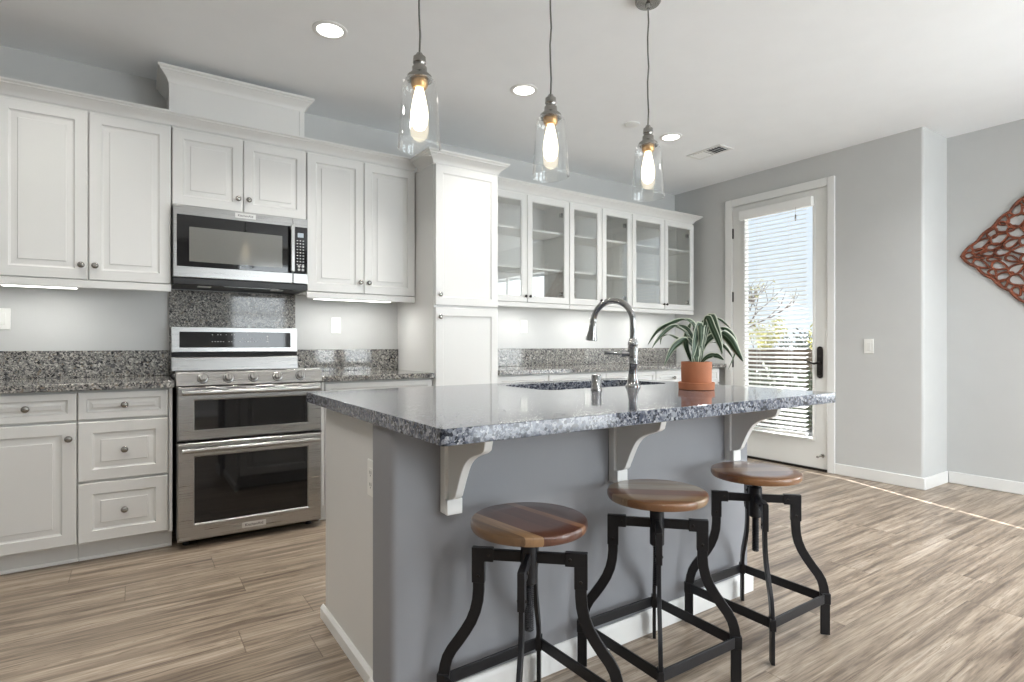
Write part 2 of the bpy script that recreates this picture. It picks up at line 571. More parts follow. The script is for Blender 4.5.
def window_unit(name, a, b, z0, z1, fn, bars_v, bars_h, slats):
    root = struct_empty(name, 'white framed window', 'window')
    fr = MB()
    def bx(u0, u1, w0, w1, d0, d1, mb=fr):
        p, q = fn(u0, d0), fn(u1, d1)
        mb.box(min(p[0], q[0]), max(p[0], q[0]), min(p[1], q[1]), max(p[1], q[1]), w0, w1)
    t = 0.05
    bx(a, a + t, z0, z1, 0, .08); bx(b - t, b, z0, z1, 0, .08)
    bx(a, b, z0, z0 + t, 0, .08); bx(a, b, z1 - t, z1, 0, .08)
    for u in bars_v: bx(u - .025, u + .025, z0, z1, .02, .07)
    for w in bars_h: bx(a, b, w - .02, w + .02, .02, .07)
    fr.build('window_frame', 'trim', root, bevel=.004)
    cs = MB()
    bx(a - .06, a, z0 - .06, z1 + .06, -.018, 0, cs); bx(b, b + .06, z0 - .06, z1 + .06, -.018, 0, cs)
    bx(a, b, z1, z1 + .06, -.018, 0, cs); bx(a, b, z0 - .06, z0, -.018, 0, cs)
    cs.build('casing', 'trim', root, bevel=.004)
    g = MB(); bx(a + .03, b - .03, z0 + .03, z1 - .03, .04, .046, g)
    g.build('pane', 'glass', root, smooth=0)
    if slats:
        s = MB(); z = z0 + .06
        while z < z1 - .05:
            bx(a + .05, b - .05, z, z + .003, .0, .04, s); z += slats
        s.build('blind_slats', 'blind', root, smooth=0)
    return root
window_unit('window_1', WY0, WY1, WZ0, WZ1, lambda u, d: (XR + d, u), [-0.6], [], .045)
rear = lambda u, d: (u, YB - d)
window_unit('window_2', *holes[0], rear, [], [1.65], 0)
window_unit('window_3', *holes[1], rear, [3.92], [], 0)

# baseboards
def base_run(name, x0, x1, y0, y1, label):
    o = MB().box(x0, x1, y0, y1, 0, .092).build(name, 'trim', bevel=.005)
    return struct(o, label, 'baseboard')
base_run('baseboard_door', XD - .014, XD, YJ - .014, 2.425, 'white baseboard between the door casing and the rounded corner')
base_run('baseboard_return', XD, XR - .014, YJ - .014, YJ, 'short white baseboard on the wall return')
base_run('baseboard_right', XR - .014, XR, YB, YJ - .014, 'white baseboard under the carved wall panel')
base_run('baseboard_rear', XL, 2.78, YB, YB + .014, 'white baseboard on the rear wall')
base_run('baseboard_left', XL, XL + .014, YB, YW, 'white baseboard on the left wall')

# ---------------------------------------------------------------- sweep a moulding profile along a plan path
def moulding(mb, path, prof):
    """path: plan points walked with the room on the right-hand side; prof: (out, z)"""
    P = [Vector((x, y)) for x, y in path]
    loops = []
    for i, p in enumerate(P):
        ds = []
        if i > 0: ds.append((P[i] - P[i - 1]).normalized())
        if i < len(P) - 1: ds.append((P[i + 1] - P[i]).normalized())
        ns = [Vector((d.y, -d.x)) for d in ds]
        n = ns[0] if len(ns) == 1 else (ns[0] + ns[1]) / (1 + ns[0].dot(ns[1]))
        loops.append([(p.x + n.x * o, p.y + n.y * o, z) for o, z in prof])
    mb.loft(loops)
    return mb
def crown_prof(z, h, out):
    pts = [(0, 0), (.10, 0), (.16, .10), (.20, .22), (.34, .38), (.56, .54), (.72, .66), (.80, .70), (.80, .78), (.92, .82), (1.0, .88), (1.0, 1.0), (0, 1.0)]
    return [(o * out - .002, z + v * h) for o, v in pts]

# ================================================================ the glazed door
door = struct_empty('door_1', 'white full-glass exterior door with dark hinges and lever', 'door', (XD, 0, 0))
LY0, LY1, LZ0, LZ1 = 2.490, 3.404, .022, 2.448
GY0, GY1, GZ0, GZ1 = 2.616, 3.270, .275, 2.325
m = MB()
x0, x1 = 0.0, .045
m.box(x0, x1, LY0, GY0, LZ0, LZ1); m.box(x0, x1, GY1, LY1, LZ0, LZ1)
m.box(x0, x1, GY0, GY1, LZ0, GZ0); m.box(x0, x1, GY0, GY1, GZ1, LZ1)
m.build('leaf', 'doorpaint', door, smooth=0)
m = MB()
s = .022
for (a, b, c, d) in ((GY0 - s, GY0, GZ0 - s, GZ1 + s), (GY1, GY1 + s, GZ0 - s, GZ1 + s), (GY0, GY1, GZ0 - s, GZ0), (GY0, GY1, GZ1, GZ1 + s)):
    m.box(-.010, 0, a, b, c, d)
m.build('glazing_bead', 'doorpaint', door, bevel=.004)
MB().box(.018, .024, GY0, GY1, GZ0, GZ1).build('pane', 'glass', door, smooth=0)
for z in (.27, .92, 1.565, 2.19):
    mh = MB()
    mh.lathe([(.007, -.05), (.007, .05)], 10, at(-.006, LY1 + .004, z))
    mh.box(-.004, 0, LY1 - .006, LY1 + .006, z - .048, z + .048)
    mh.build('hinge', 'bronze', door)
mh = MB()
hy, hz = 2.553, .94
plate = [(.026 * math.cos(a) * (1 if abs(math.sin(a)) < .9 else .9), (.112 if math.sin(a) > 0 else -.112) + .026 * math.sin(a)) for a in [2 * PI * k / 24 for k in range(24)]]
mh.prism(plate, lambda u, v, d: (-d, hy + u, hz + v), 0, .010)
hd = mh.build('handle', 'bronze', door, bevel=.002)
ml = MB()
RX = Matrix.Rotation(-PI / 2, 4, 'Y')
ml.lathe([(.012, 0), (.012, .045)], 12, at(-.008, hy, hz - .005) @ RX)
ml.tube([(-.05, hy, hz - .005), (-.052, hy + .03, hz - .012), (-.05, hy + .06, hz - .004), (-.05, hy + .085, hz + .008), (-.05, hy + .11, hz + .018)], [.010, .009, .008, .007, .006], 8)
ml.build('lever', 'bronze', hd)
mt = MB()
mt.lathe([(.014, 0), (.014, .012)], 12, at(-.008, hy, hz - .085) @ RX)
mt.box(-.032, -.018, hy - .004, hy + .004, hz - .1, hz - .07)
mt.build('thumbturn', 'bronze', hd)
MB().box(-.002, .02, LY0 - .012, LY0 - .003, .83, 1.09).build('strike_plate', 'bronze', door)
ms = MB()
ms.lathe([(.016, 0), (.016, .006), (.007, .008), (.006, .075)], 12, at(-.001, 2.53, .135) @ RX)
st = ms.build('door_stop', 'nickel', door)
MB().lathe([(.009, 0), (.009, .018)], 12, at(-.076, 2.53, .135) @ RX).build('stop_tip', 'rubber', st)
MB().box(-.01, .14, DY0, DY1, 0, .02).build('threshold', 'bronze', door)
# casing and jamb
cas = struct_empty('trim_1', 'white casing around the glazed door', 'door casing', (XD, 0, 0))
m = MB()
m.box(-.02, 0, 2.425, 2.486, 0, 2.524); m.box(-.02, 0, 3.408, 3.484, 0, 2.524); m.box(-.02, 0, 2.486, 3.408, 2.452, 2.524)
m.build('casing', 'trim', cas, bevel=.005)
m = MB()
m.box(0, .14, 2.466, 2.4865, 0, 2.47); m.box(0, .14, 3.4075, 3.428, 0, 2.47); m.box(0, .14, 2.486, 3.408, 2.4515, 2.47)
m.build('jamb', 'trim', cas, smooth=0)

# blind hung on the door
bl = thing('window_blind', 'white horizontal slat blind hanging over the glass of the door', 'blind', (XD, 0, 0))
MB().box(-.060, -.012, 2.60, 3.305, 2.30, 2.385).build('valance', 'blind', bl, bevel=.006)
m = MB()
z = .345
SY0, SY1 = 2.648, 3.255
tilt = math.radians(17)
while z < 2.29:
    T = at(-.036, 0, z) @ Matrix.Rotation(-tilt, 4, 'Y')
    pts = [(-.025 + .05 * k / 4, .0022 * (1 - ((k - 2) / 2) ** 2)) for k in range(5)]
    poly = pts + [(u, w - .0022) for u, w in reversed(pts)]
    m.loft([[(u, SY0, w) for u, w in poly], [(u, SY1, w) for u, w in poly]], T=T)
    z += .0395
m.build('slats', 'blind', bl, smooth=50)
MB().box(-.060, -.012, SY0, SY1, .296, .318).build('bottom_rail', 'blind', bl, bevel=.004)
for y in (2.80, 3.11):
    m = MB()
    for dx in (-.0615, -.0105):
        m.tube([(dx, y, .31), (dx, y, 2.3)], .0012, 5)
    m.build('ladder_cord', 'blind', bl)
MB().tube([(-.066, 3.235, 2.3), (-.066, 3.235, 1.2)], .004, 6).build('tilt_wand', 'blind', bl)
m = MB()
m.lathe([(.003, 0), (.007, .006), (.006, .05), (.003, .056)], 10, at(-.067, 2.735, 2.19))
m.tube([(-.067, 2.735, 2.24), (-.066, 2.735, 2.31)], .001, 5)
m.build('cord_tassel', 'nickel', bl)

# ================================================================ cabinets
def rect(x0, x1, z0, z1, i, y):
    return [(x0 + i, y, z0 + i), (x1 - i, y, z0 + i), (x1 - i, y, z1 - i), (x0 + i, y, z1 - i)]
def panel_front(x0, x1, z0, z1, yf, t=.02, fr=.055, style='raised', bv=1.0):
    m = MB()
    L = [rect(x0, x1, z0, z1, 0, yf + t), rect(x0, x1, z0, z1, 0, yf + .004), rect(x0, x1, z0, z1, .004, yf)]
    if style == 'raised':
        L += [rect(x0, x1, z0, z1, fr, yf), rect(x0, x1, z0, z1, fr + .004, yf + .007), rect(x0, x1, z0, z1, fr + .010, yf + .010),
              rect(x0, x1, z0, z1, fr + .010 + .003 * bv, yf + .010), rect(x0, x1, z0, z1, fr + .010 + .026 * bv, yf + .0045), rect(x0, x1, z0, z1, fr + .010 + .028 * bv, yf + .0005)]
    elif style == 'bead':
        L += [rect(x0, x1, z0, z1, fr, yf), rect(x0, x1, z0, z1, fr + .003, yf + .005), rect(x0, x1, z0, z1, fr + .009, yf + .008)]
    elif style == 'plain':
        pass
    m.loft(L)
    return m
def glass_front(x0, x1, z0, z1, yf, t=.02, fr=.055):
    m = MB()
    L = [rect(x0, x1, z0, z1, 0, yf + t), rect(x0, x1, z0, z1, 0, yf + .004), rect(x0, x1, z0, z1, .004, yf),
         rect(x0, x1, z0, z1, fr - .008, yf), rect(x0, x1, z0, z1, fr, yf + .006), rect(x0, x1, z0, z1, fr, yf + t)]
    m.loft(L, closed=True)
    return m
KNOB = [(.006, 0), (.006, .012), (.008, .016), (.0155, .020), (.0165, .024), (.014, .029), (.007, .032)]
def knob(parent, x, z, yf, s=1.0, mat='nickel'):
    return MB().lathe([(r * s, d * s) for r, d in KNOB], 18, at(x, yf, z) @ ROT_FRONT).build('knob', mat, parent, smooth=50)
G = .0022
def cab_door(root, x0, x1, z0, z1, yf, kx, kz, style='raised', name='door'):
    d = panel_front(x0 + G, x1 - G, z0 + G, z1 - G, yf, style=style).build(name, 'white', root, smooth=25)
    if kx is not None: knob(d, kx, kz, yf)
    return d
def drawer(root, x0, x1, z0, z1, yf, fr=.034):
    d = panel_front(x0 + G, x1 - G, z0 + G, z1 - G, yf, fr=fr, bv=.55 if z1 - z0 < .2 else 1.0).build('drawer', 'white', root, smooth=25)
    knob(d, (x0 + x1) / 2, (z0 + z1) / 2, yf)
    return d

UF, UB = 3.782, YW - .003           # upper door face, back
BF = 3.50                           # base door face
def upper(name, label, x0, x1, z0, z1, rail=True):
    r = thing(name, label, 'cabinet', ((x0 + x1) / 2, UB, z0), group='wall cabinets over the range run')
    ox, oy, oz = r.location
    hw = (x1 - x0) / 2
    yf = UF - oy
    MB().box(-hw, hw, yf + .021, 0, 0, z1 - z0).build('body', 'white', r, smooth=0)
    mid = 0.0
    kz = .078
    cab_door(r, -hw, mid, .0, z1 - z0 - .012, yf, mid - .030, kz)
    cab_door(r, mid, hw, .0, z1 - z0 - .012, yf, mid + .030, kz)
    if rail:
        MB().box(-hw, hw, yf + .004, yf + .024, -.042, -.001).build('light_rail', 'white', r, bevel=.004)
    return r
upper('wall_cabinet', 'white two-door wall cabinet left of the microwave', -.585, .180, 1.440, 2.36)
upper('wall_cabinet', 'short white two-door wall cabinet directly above the microwave', .183, .932, 1.902, 2.36, rail=False)
upper('wall_cabinet', 'white two-door wall cabinet between microwave and tall pantry', .935, 1.697, 1.440, 2.36)

# crown over the three wall cabinets
cr = MB()
moulding(cr, [(-.585, UB), (-.585, UF + .018), (1.697, UF + .018)], crown_prof(2.36, .068, .062))
tag(cr.build('crown_molding', 'white', smooth=25), 'white crown moulding along the top of the left wall cabinets', 'moulding')

# duct cover box above the microwave cabinet
r = thing('duct_cover', 'boxed white duct cover with its own crown above the microwave cabinet', 'duct cover', (.545, UB, 2.428))
hw = .375
MB().box(-hw, hw, -.322, 0, -.066, .265).build('box', 'white', r, smooth=0)
MB().box(hw - .028, hw + .004, -.326, -.29, -.06, .2).build('corner_strip', 'white', r, bevel=.003)
cr = MB()
moulding(cr, [(-hw, 0), (-hw, -.322), (hw, -.322), (hw, 0)], crown_prof(.180, .082, .058))
cr.build('crown', 'white', r, smooth=25)

# tall pantry
PX0, PX1, PF = 1.702, 2.218, 3.473
r = thing('pantry_cabinet', 'tall white pantry cabinet with one upper and one lower door', 'cabinet', ((PX0 + PX1) / 2, UB, 0))
hw = (PX1 - PX0) / 2
yf = PF - UB
MB().box(-hw, hw, yf + .021, 0, .10, 2.345).build('body', 'white', r, smooth=0)
MB().box(-hw + .003, hw - .003, yf + .085, 0, 0, .10).build('toe_kick', 'white', r, smooth=0)
cab_door(r, -hw + .004, hw - .004, 1.362, 2.332, yf, -hw + .034, 1.436, 'bead')
cab_door(r, -hw + .004, hw - .004, .112, 1.352, yf, -hw + .034, 1.284, 'bead')
cr = MB()
moulding(cr, [(-hw, 3.737 - UB), (-hw, yf + .018), (hw, yf + .018), (hw, 3.722 - UB)], crown_prof(2.335, .08, .07))
cr.build('crown', 'white', r, smooth=25)

# glazed wall cabinets
def glazed(label, x0, x1, x_mid):
    z0, z1 = 1.44, 2.345
    r = thing('glass_door_cabinet', label, 'cabinet', (x0, UB, z0), group='glass fronted wall cabinets')
    w, h, yf, mid = x1 - x0, z1 - z0, UF - UB, x_mid - x0
    b = MB()
    t = .018
    b.box(0, t, yf + .021, 0, 0, h); b.box(w - t, w, yf + .021, 0, 0, h)
    b.box(t, w - t, yf + .021, 0, 0, t); b.box(t, w - t, yf + .021, 0, h - t, h)
    b.box(t, w - t, -.008, 0, t, h - t)
    b.build('body', 'inside', r, smooth=0)
    for zz in (.295, .618):
        MB().box(t + .001, w - t - .001, yf + .05, -.009, zz - .009, zz + .009).build('shelf', 'inside', r, bevel=.002)
    for (a, c, kx, hx) in ((0, mid, mid - .022, .03), (mid, w, mid + .022, w - .03)):
        d = glass_front(a + G, c - G, G, h - .014, yf).build('door', 'white', r, smooth=25)
        MB().box(a + .05, c - .05, yf + .009, yf + .012, .05, h - .06).build('pane', 'cabglass', d, smooth=0)
        knob(d, kx, .052, yf, .75, 'bronze')
        sgn = 1 if hx > mid else -1
        for hz in (.09, h - .13):
            MB().box(hx - .034 * (sgn > 0) - .012, hx - .034 * (sgn > 0) + .046, yf + .022, yf + .05, hz - .018, hz + .018).build('hinge', 'nickel', d, bevel=.004)
    MB().box(0, w, yf + .004, yf + .024, -.038, -.001).build('light_rail', 'white', r, bevel=.004)
    return r
glazed('glass-fronted white wall cabinet next to the tall pantry', 2.222, 3.145, 2.695)
glazed('glass-fronted white wall cabinet in the middle of the three, behind the faucet', 3.147, 3.913, 3.530)
glazed('glass-fronted white wall cabinet nearest the glazed door', 3.915, 4.812, 4.366)
cr = MB()
moulding(cr, [(2.222, UF + .018), (4.812, UF + .018), (4.812, UB)], crown_prof(2.345, .072, .075))
tag(cr.build('crown_molding', 'white', smooth=25), 'white crown moulding along the top of the glass-fronted cabinets', 'moulding')

# base cabinets
def base_body(r, w, yf, left_end=False):
    MB().box(0, w, yf + .021, 0, .10, .864).build('body', 'white', r, smooth=0)
    MB().box(0, w, yf + .075, 0, 0, .10).build('toe_kick', 'white', r, smooth=0)
    MB().box(0, w, yf + .066, yf + .075, 0, .018).build('shoe_strip', 'trim', r, bevel=.004)
def base_cab(label, x0, x1):
    r = thing('base_cabinet', label, 'cabinet', (x0, UB, 0), group='white base cabinets under the granite')
    base_body(r, x1 - x0, BF - UB)
    return r
yf = BF - UB
r = base_cab('white base cabinet with one drawer over one door, at the left end', -.617, -.232)
drawer(r, 0, .385, .716, .858, yf); cab_door(r, 0, .385, .104, .709, yf, .385 - .032, .632)
r = base_cab('white base cabinet with a bank of three drawers left of the range', -.231, .172)
drawer(r, 0, .385, .716, .858, yf); drawer(r, 0, .385, .410, .709, yf, .055); drawer(r, 0, .385, .104, .403, yf, .055)
MB().box(.388, .402, yf + .002, yf + .02, .10, .862).build('filler_strip', 'white', r, smooth=0)
r = base_cab('white base cabinet right of the range, half hidden by the island', .952, 1.700)
MB().box(0, .016, yf + .002, yf + .02, .10, .862).build('filler_strip', 'white', r, smooth=0)
drawer(r, .018, .748, .716, .858, yf); cab_door(r, .018, .383, .104, .709, yf, .353, .632); cab_door(r, .383, .748, .104, .709, yf, .413, .632)
def far_base(label, x0, x1, splits):
    r = base_cab(label, x0, x1)
    xs = [0] + [s - x0 for s in splits] + [x1 - x0]
    for a, b in zip(xs[:-1], xs[1:]):
        drawer(r, a, b, .716, .858, yf)
        cab_door(r, a, b, .104, .709, yf, b - .032 if a == 0 else a + .032, .632)
    return r
far_base('white base cabinet just right of the tall pantry', 2.222, 2.700, [])
far_base('white base cabinet seen behind the island faucet', 2.702, 3.922, [3.312])
far_base('white base cabinet by the glazed door, behind the plant pot', 3.924, 4.845, [4.380])

# countertops along the wall
def counter(label, x0, x1, splash_x1=None):
    r = thing('countertop', label, 'countertop', (x0, UB, .866), group='granite counters along the wall')
    w = x1 - x0
    MB().box(0, w, 3.468 - UB, 0, 0, .036).build('slab', 'granite', r, bevel=.004)
    MB().box(0, (splash_x1 or x1) - x0, -.022, 0, .0362, .192).build('backsplash', 'granite', r, bevel=.002)
    return r
counter('granite countertop with low backsplash left of the range', -.640, .180)
counter('granite countertop with low backsplash between range and pantry', .946, 1.700)
counter('long granite countertop under the glass-fronted cabinets', 2.221, XD - .002)
tag(MB().box(.1835, .938, UB - .018, UB, .90, 1.438).build('backsplash_slab', 'granite', bevel=.002), 'tall granite slab on the wall between range and microwave', 'backsplash')

# ================================================================ double oven range
R0 = thing('range', 'stainless double-oven range with five knobs', 'range', (.563, 3.50, 0))
rw = .374
MB().box(-rw, rw, .03, .60, .055, .90).build('body', 'blackplastic', R0, smooth=0)
for sx in (-1, 1):
    for yy in (.05, .55):
        MB().lathe([(.018, 0), (.018, .055)], 12, at(sx * (rw - .05), yy, 0)).build('leveling_foot', 'blackplastic', R0)
MB().box(-rw - .003, rw + .003, -.005, .545, .903, .922).build('cooktop', 'blackglass', R0, bevel=.004)
# slanted control panel
cp = [(-.055, .872), (-.030, .945), (.0, .952), (.03, .952), (.03, .872)]
MB().prism(cp, lambda u, v, d: (d, u, v), -rw - .004, rw + .004).build('control_panel', 'steel', R0, bevel=.003)
tiltk = math.atan2(.025, .073)
for xx in (-.253, -.127, 0.0, .128, .255):
    T = at(xx, -.0445, .911) @ Matrix.Rotation(-tiltk, 4, 'X') @ ROT_FRONT
    k = MB().lathe([(.026, 0), (.026, .004), (.021, .006), (.0195, .026), (.017, .029)], 28, T).build('knob', 'steel_v', R0, smooth=40)
    MB().lathe([(.028, -.001), (.028, .0015)], 28, T).build('knob_ring', 'blackplastic', k)
    MB().box(-.004, .004, -.017, .017, .027, .036, T).build('grip', 'steel', k, bevel=.002)
def oven_door(z0, z1, wz0, wz1, handle_z, seam):
    d = MB()
    hw = rw - .002
    wx = .300
    y0, y1 = -.058, .028
    L = lambda i, y, a=hw, b=z0, c=z1: [(-a + i, y, b + i), (a - i, y, b + i), (a - i, y, c - i), (-a + i, y, c - i)]
    d.loft([L(0, y1), L(0, y0 + .006), L(.006, y0), [(-wx, y0, wz0), (wx, y0, wz0), (wx, y0, wz1), (-wx, y0, wz1)],
            [(-wx + .008, y0 + .007, wz0 + .008), (wx - .008, y0 + .007, wz0 + .008), (wx - .008, y0 + .007, wz1 - .008), (-wx + .008, y0 + .007, wz1 - .008)],
            [(-wx + .008, y1, wz0 + .008), (wx - .008, y1, wz0 + .008), (wx - .008, y1, wz1 - .008), (-wx + .008, y1, wz1 - .008)]], closed=True)
    o = d.build('oven_door', 'steel', R0, smooth=30)
    MB().box(-wx + .006, wx - .006, y0 + .006, y0 + .014, wz0 + .006, wz1 - .006).build('window', 'blackglass', o, smooth=0)
    h = MB()
    hl = .352
    h.tube([(-hl, y0 - .042, handle_z), (hl, y0 - .042, handle_z)], .0135, 16)
    for sx in (-1, 1):
        h.tube([(sx * (hl - .03), y0 + .002, handle_z - .002), (sx * (hl - .03), y0 - .042, handle_z)], .011, 12)
    h.build('handle', 'steel', o, smooth=40)
    return o
oven_door(.580, .866, .628, .800, .838, 0)
od = oven_door(.046, .568, .128, .498, .533, 0)
bg = MB().box(-.062, .062, -.0605, -.058, .070, .100).build('badge', 'badge', od)
BRAND = 'Kitchen' + 'Aid'
text_mesh('badge_lettering', BRAND, .021, 'badgeink', od, at(0, -.0608, .085) @ ROT_FRONT)
sv = MB()
for k in range(4):
    sv.box(-.29 + .15 * k, -.29 + .15 * k + .10, -.0595, -.057, .853, .8575)
sv.build('vent_slots', 'gap', R0)
# back guard
bgp = [(.52, .93), (.585, .93), (.585, 1.205), (.548, 1.205), (.540, 1.046), (.552, 1.042), (.552, 1.020), (.532, 1.014)]
MB().prism(bgp, lambda u, v, d: (d, u, v), -rw + .002, rw - .002).build('backguard', 'steel', R0, bevel=.003)
MB().box(-rw + .003, rw - .003, .546, .556, 1.014, 1.046).build('backguard_slot', 'gap', R0)
th = math.atan2(.008, .159)
T = at(0, .5442, 1.122) @ Matrix.Rotation(-th, 4, 'X')
dp = MB().box(-.328, .328, -.0035, .004, -.048, .052, T).build('display', 'blackglass', R0, bevel=.002)
gl = MB()
rng = random.Random(3)
for gx in [-.15 + .016 * i for i in range(19)]:
    for gz, pr in ((.032, .35), (.008, .45), (-.012, .75)):
        if rng.random() < pr:
            gl.box(gx, gx + .006, -.0042, -.0034, gz, gz + .0045, T)
for k in range(4):
    gl.box(.176, .186, -.0042, -.0034, -.012 + .012 * k, -.006 + .012 * k, T)
gl.build('touch_marks', 'glyph', dp, smooth=0)

# ================================================================ microwave
W0 = thing('microwave', 'stainless over-the-range microwave with black door', 'microwave', (.558, UB, 1.440))
mw, mh2 = .372, .458
my = 3.735 - UB
MB().box(-mw, mw, my + .035, 0, .004, mh2 - .004).build('body', 'blackplastic', W0, bevel=.003)
MB().box(-mw, mw, my + .004, my + .06, 0.0, .040).build('vent_grille', 'blackplastic', W0, bevel=.004)
xs = .838 - .558
dm = MB()
a0, a1 = -mw, xs - .001
dm.box(a0, a1, my, my + .034, .042, mh2)
d = dm.build('door', 'steel', W0, bevel=.003)
MB().box(a0 + .018, a1 - .0005, my - .003, my + .002, .104, .402).build('door_glass', 'blackglass', d, bevel=.002)
MB().box(-.292, .215, my - .0042, my - .0025, .134, .334).build('window_screen', 'mwglass', d, smooth=0)
hm = MB()
hm.box(.258, .282, my - .05, my - .036, .112, .408)
hm.box(.262, .278, my - .04, my + .001, .120, .140); hm.box(.262, .278, my - .04, my + .001, .380, .400)
hm.build('handle', 'steel_v', d, bevel=.004)
MB().box(-.052, .062, my - .0022, my, .417, .447).build('badge', 'badge', d)
text_mesh('badge_lettering', BRAND, .019, 'badgeink', d, at(.005, my - .0025, .432) @ ROT_FRONT)
cpn = MB().box(xs + .001, mw, my, my + .034, .042, mh2).build('control_panel', 'steel', W0, bevel=.003)
MB().box(xs + .002, mw - .004, my - .003, my + .002, .104, .402).build('panel_glass', 'blackglass', cpn, bevel=.002)
MB().box(xs + .028, xs + .064, my - .0036, my - .0028, .336, .364).build('display', 'lcd', cpn)
kp = MB()
for i in range(9):
    for j in range(3):
        kp.box(xs + .022 + .018 * j, xs + .031 + .018 * j, my - .0036, my - .0028, .312 - .019 * i, .3175 - .019 * i)
for cxx, czz in ((.036, .130), (.06, .130), (.036, .152), (.06, .152)):
    kp.lathe([(.008, 0), (.008, .0008)], 12, at(xs + cxx, my - .003, czz) @ ROT_FRONT)
kp.build('keypad', 'glyph', cpn, smooth=0)
for lx in (-.24, .17):
    MB().box(lx, lx + .07, my + .09, my + .15, -.001, .003).build('cooktop_lamp', 'plate', W0)
MB().box(-.11, .20, my + .012, my + .03, -.0012, .002).build('charcoal_vent_cover', 'steel', W0)

# ================================================================ wall plates
def plate_thing(name, label, cat, T, kind, group=None):
    r = thing(name, label, cat, group=group)
    r.matrix_world = T
    MB().box(-.036, .036, -.006, 0, -.058, .058).build('cover_plate', 'plate', r, bevel=.0025)
    if kind == 'outlet':
        MB().box(-.017, .017, -.008, -.005, -.034, .034).build('receptacle', 'plate', r, bevel=.002)
        s = MB()
        for zz in (-.019, .019):
            s.box(-.007, -.0045, -.0085, -.0075, zz - .004, zz + .006); s.box(.0045, .007, -.0085, -.0075, zz - .004, zz + .006)
            s.box(-.002, .002, -.0085, -.0075, zz - .011, zz - .007)
        s.build('slots', 'slot', r)
    else:
        MB().box(-.017, .017, -.0095, -.005, -.033, .033).build('rocker', 'plate', r, bevel=.003)
    return r
grp = 'white wall plates'
plate_thing('outlet', 'white duplex outlet between the range and the pantry', 'outlet', at(1.225, YW, 1.232), 'outlet')
plate_thing('outlet', 'white outlet above the counter just right of the pantry', 'outlet', at(2.905, YW, 1.255), 'outlet')
plate_thing('outlet', 'white outlet under the middle glass-fronted cabinet, left of the faucet neck', 'outlet', at(3.655, YW, 1.235), 'outlet')
plate_thing('light_switch', 'white wall plate at the far left edge above the counter', 'switch', at(-.60, YW, 1.235), 'switch')
plate_thing('light_switch', 'white rocker switch on the grey wall right of the door', 'switch', at(XD, 2.164, 1.08) @ Matrix.Rotation(-PI / 2, 4, 'Z'), 'switch')

# ================================================================ under-cabinet lights
def strip_light(label, x0, x1, y, z):
    r = thing('under_cabinet_light', label, 'light', ((x0 + x1) / 2, y, z), group='slim lights under the wall cabinets')
    w = (x1 - x0) / 2
    MB().box(-w, w, -.035, .035, -.004, .018).build('housing', 'plate', r, bevel=.002)
    MB().box(-w + .008, w - .008, -.03, .03, -.008, -.0035).build('diffuser', 'ucl', r, smooth=0)
    l = area_light('strip_glow', (0, .0, -.012), (0, .05, -1), x1 - x0 - .02, .05, 3.8 * (x1 - x0), (1, .98, .94))
    l.parent = r
strip_light('lit under-cabinet light at the far left, over the drawers', -.570, -.250, 3.87, 1.405)
strip_light('lit under-cabinet light between microwave and pantry', 1.00, 1.54, 3.87, 1.405)
strip_light('lit under-cabinet light beside the pantry, under glass doors', 2.46, 2.94, 3.87, 1.418)
strip_light('lit under-cabinet light under the middle glass-fronted cabinet', 3.27, 3.80, 3.87, 1.418)
strip_light('lit under-cabinet light under the glass-fronted cabinet nearest the door', 4.08, 4.64, 3.87, 1.418)

# ================================================================ island
IX0, IX1, IY0, IY1, IT = .583, 2.350, 1.152, 2.375, .900
BX0, BX1, BY0, BY1 = .597, 2.273, 1.490, 1.655
I0 = thing('kitchen_island', 'grey and white kitchen island with three white corbels', 'island', (1.435, 1.49, 0))
ix, iy = 1.435, 1.49
def rrect(x0, x1, y0, y1, r, n=5, only=None):
    pts = []
    for k, (cx, cy, a0) in enumerate(((x1 - r, y1 - r, 0), (x0 + r, y1 - r, PI / 2), (x0 + r, y0 + r, PI), (x1 - r, y0 + r, 1.5 * PI))):
        for j in range(n + 1):
            a = a0 + PI / 2 * j / n
            pts.append((cx + r * math.cos(a), cy + r * math.sin(a)))
    return pts
m = MB()
m.prism(rrect(BX0 - ix, BX1 - ix, BY0 - iy, BY1 - iy, .02), lambda u, v, d: (u, v, d), 0, .858)
m.build('knee_wall', 'pony', I0, smooth=30)
cbx = MB()
cbx.box(.650 - ix, .668 - ix, BY1 - iy, 2.245 - iy, .10, .858); cbx.box(2.237 - ix, 2.255 - ix, BY1 - iy, 2.245 - iy, .10, .858)
cbx.box(.668 - ix, 2.237 - ix, BY1 - iy, BY1 + .012 - iy, .118, .858); cbx.box(.668 - ix, 2.237 - ix, BY1 - iy, 2.245 - iy, .10, .118)
cbx.build('cabinet_box', 'white', I0, smooth=0)
MB().box(.650 - ix, 2.255 - ix, BY1 - iy, 2.17 - iy, 0, .10).build('toe_kick', 'white', I0, smooth=0)
MB().box(.634 - ix, .650 - ix, BY1 - iy, 2.272 - iy, 0, .858).build('end_panel', 'white', I0, bevel=.002)
MB().box(2.255 - ix, 2.268 - ix, BY1 - iy, 2.272 - iy, 0, .858).build('end_panel', 'white', I0, bevel=.002)
sh = MB()
sh.prism([(0, 0), (-.013, 0), (-.013, .04), (-.004, .052), (0, .052)], lambda u, v, d: (.634 - ix + u, d, v), BY1 + .001 - iy, 2.30 - iy)
sh.build('end_shoe_molding', 'trim', I0, smooth=30)
bb = MB()
moulding(bb, [(BX0 - ix, BY1 - iy - .002), (BX0 - ix, 0), (BX1 - ix, 0), (BX1 - ix, BY1 - iy)], [(-.001, 0), (.013, 0), (.013, .066), (.009, .078), (.004, .084), (-.001, .084)])
bb.build('baseboard', 'trim', I0, smooth=30)
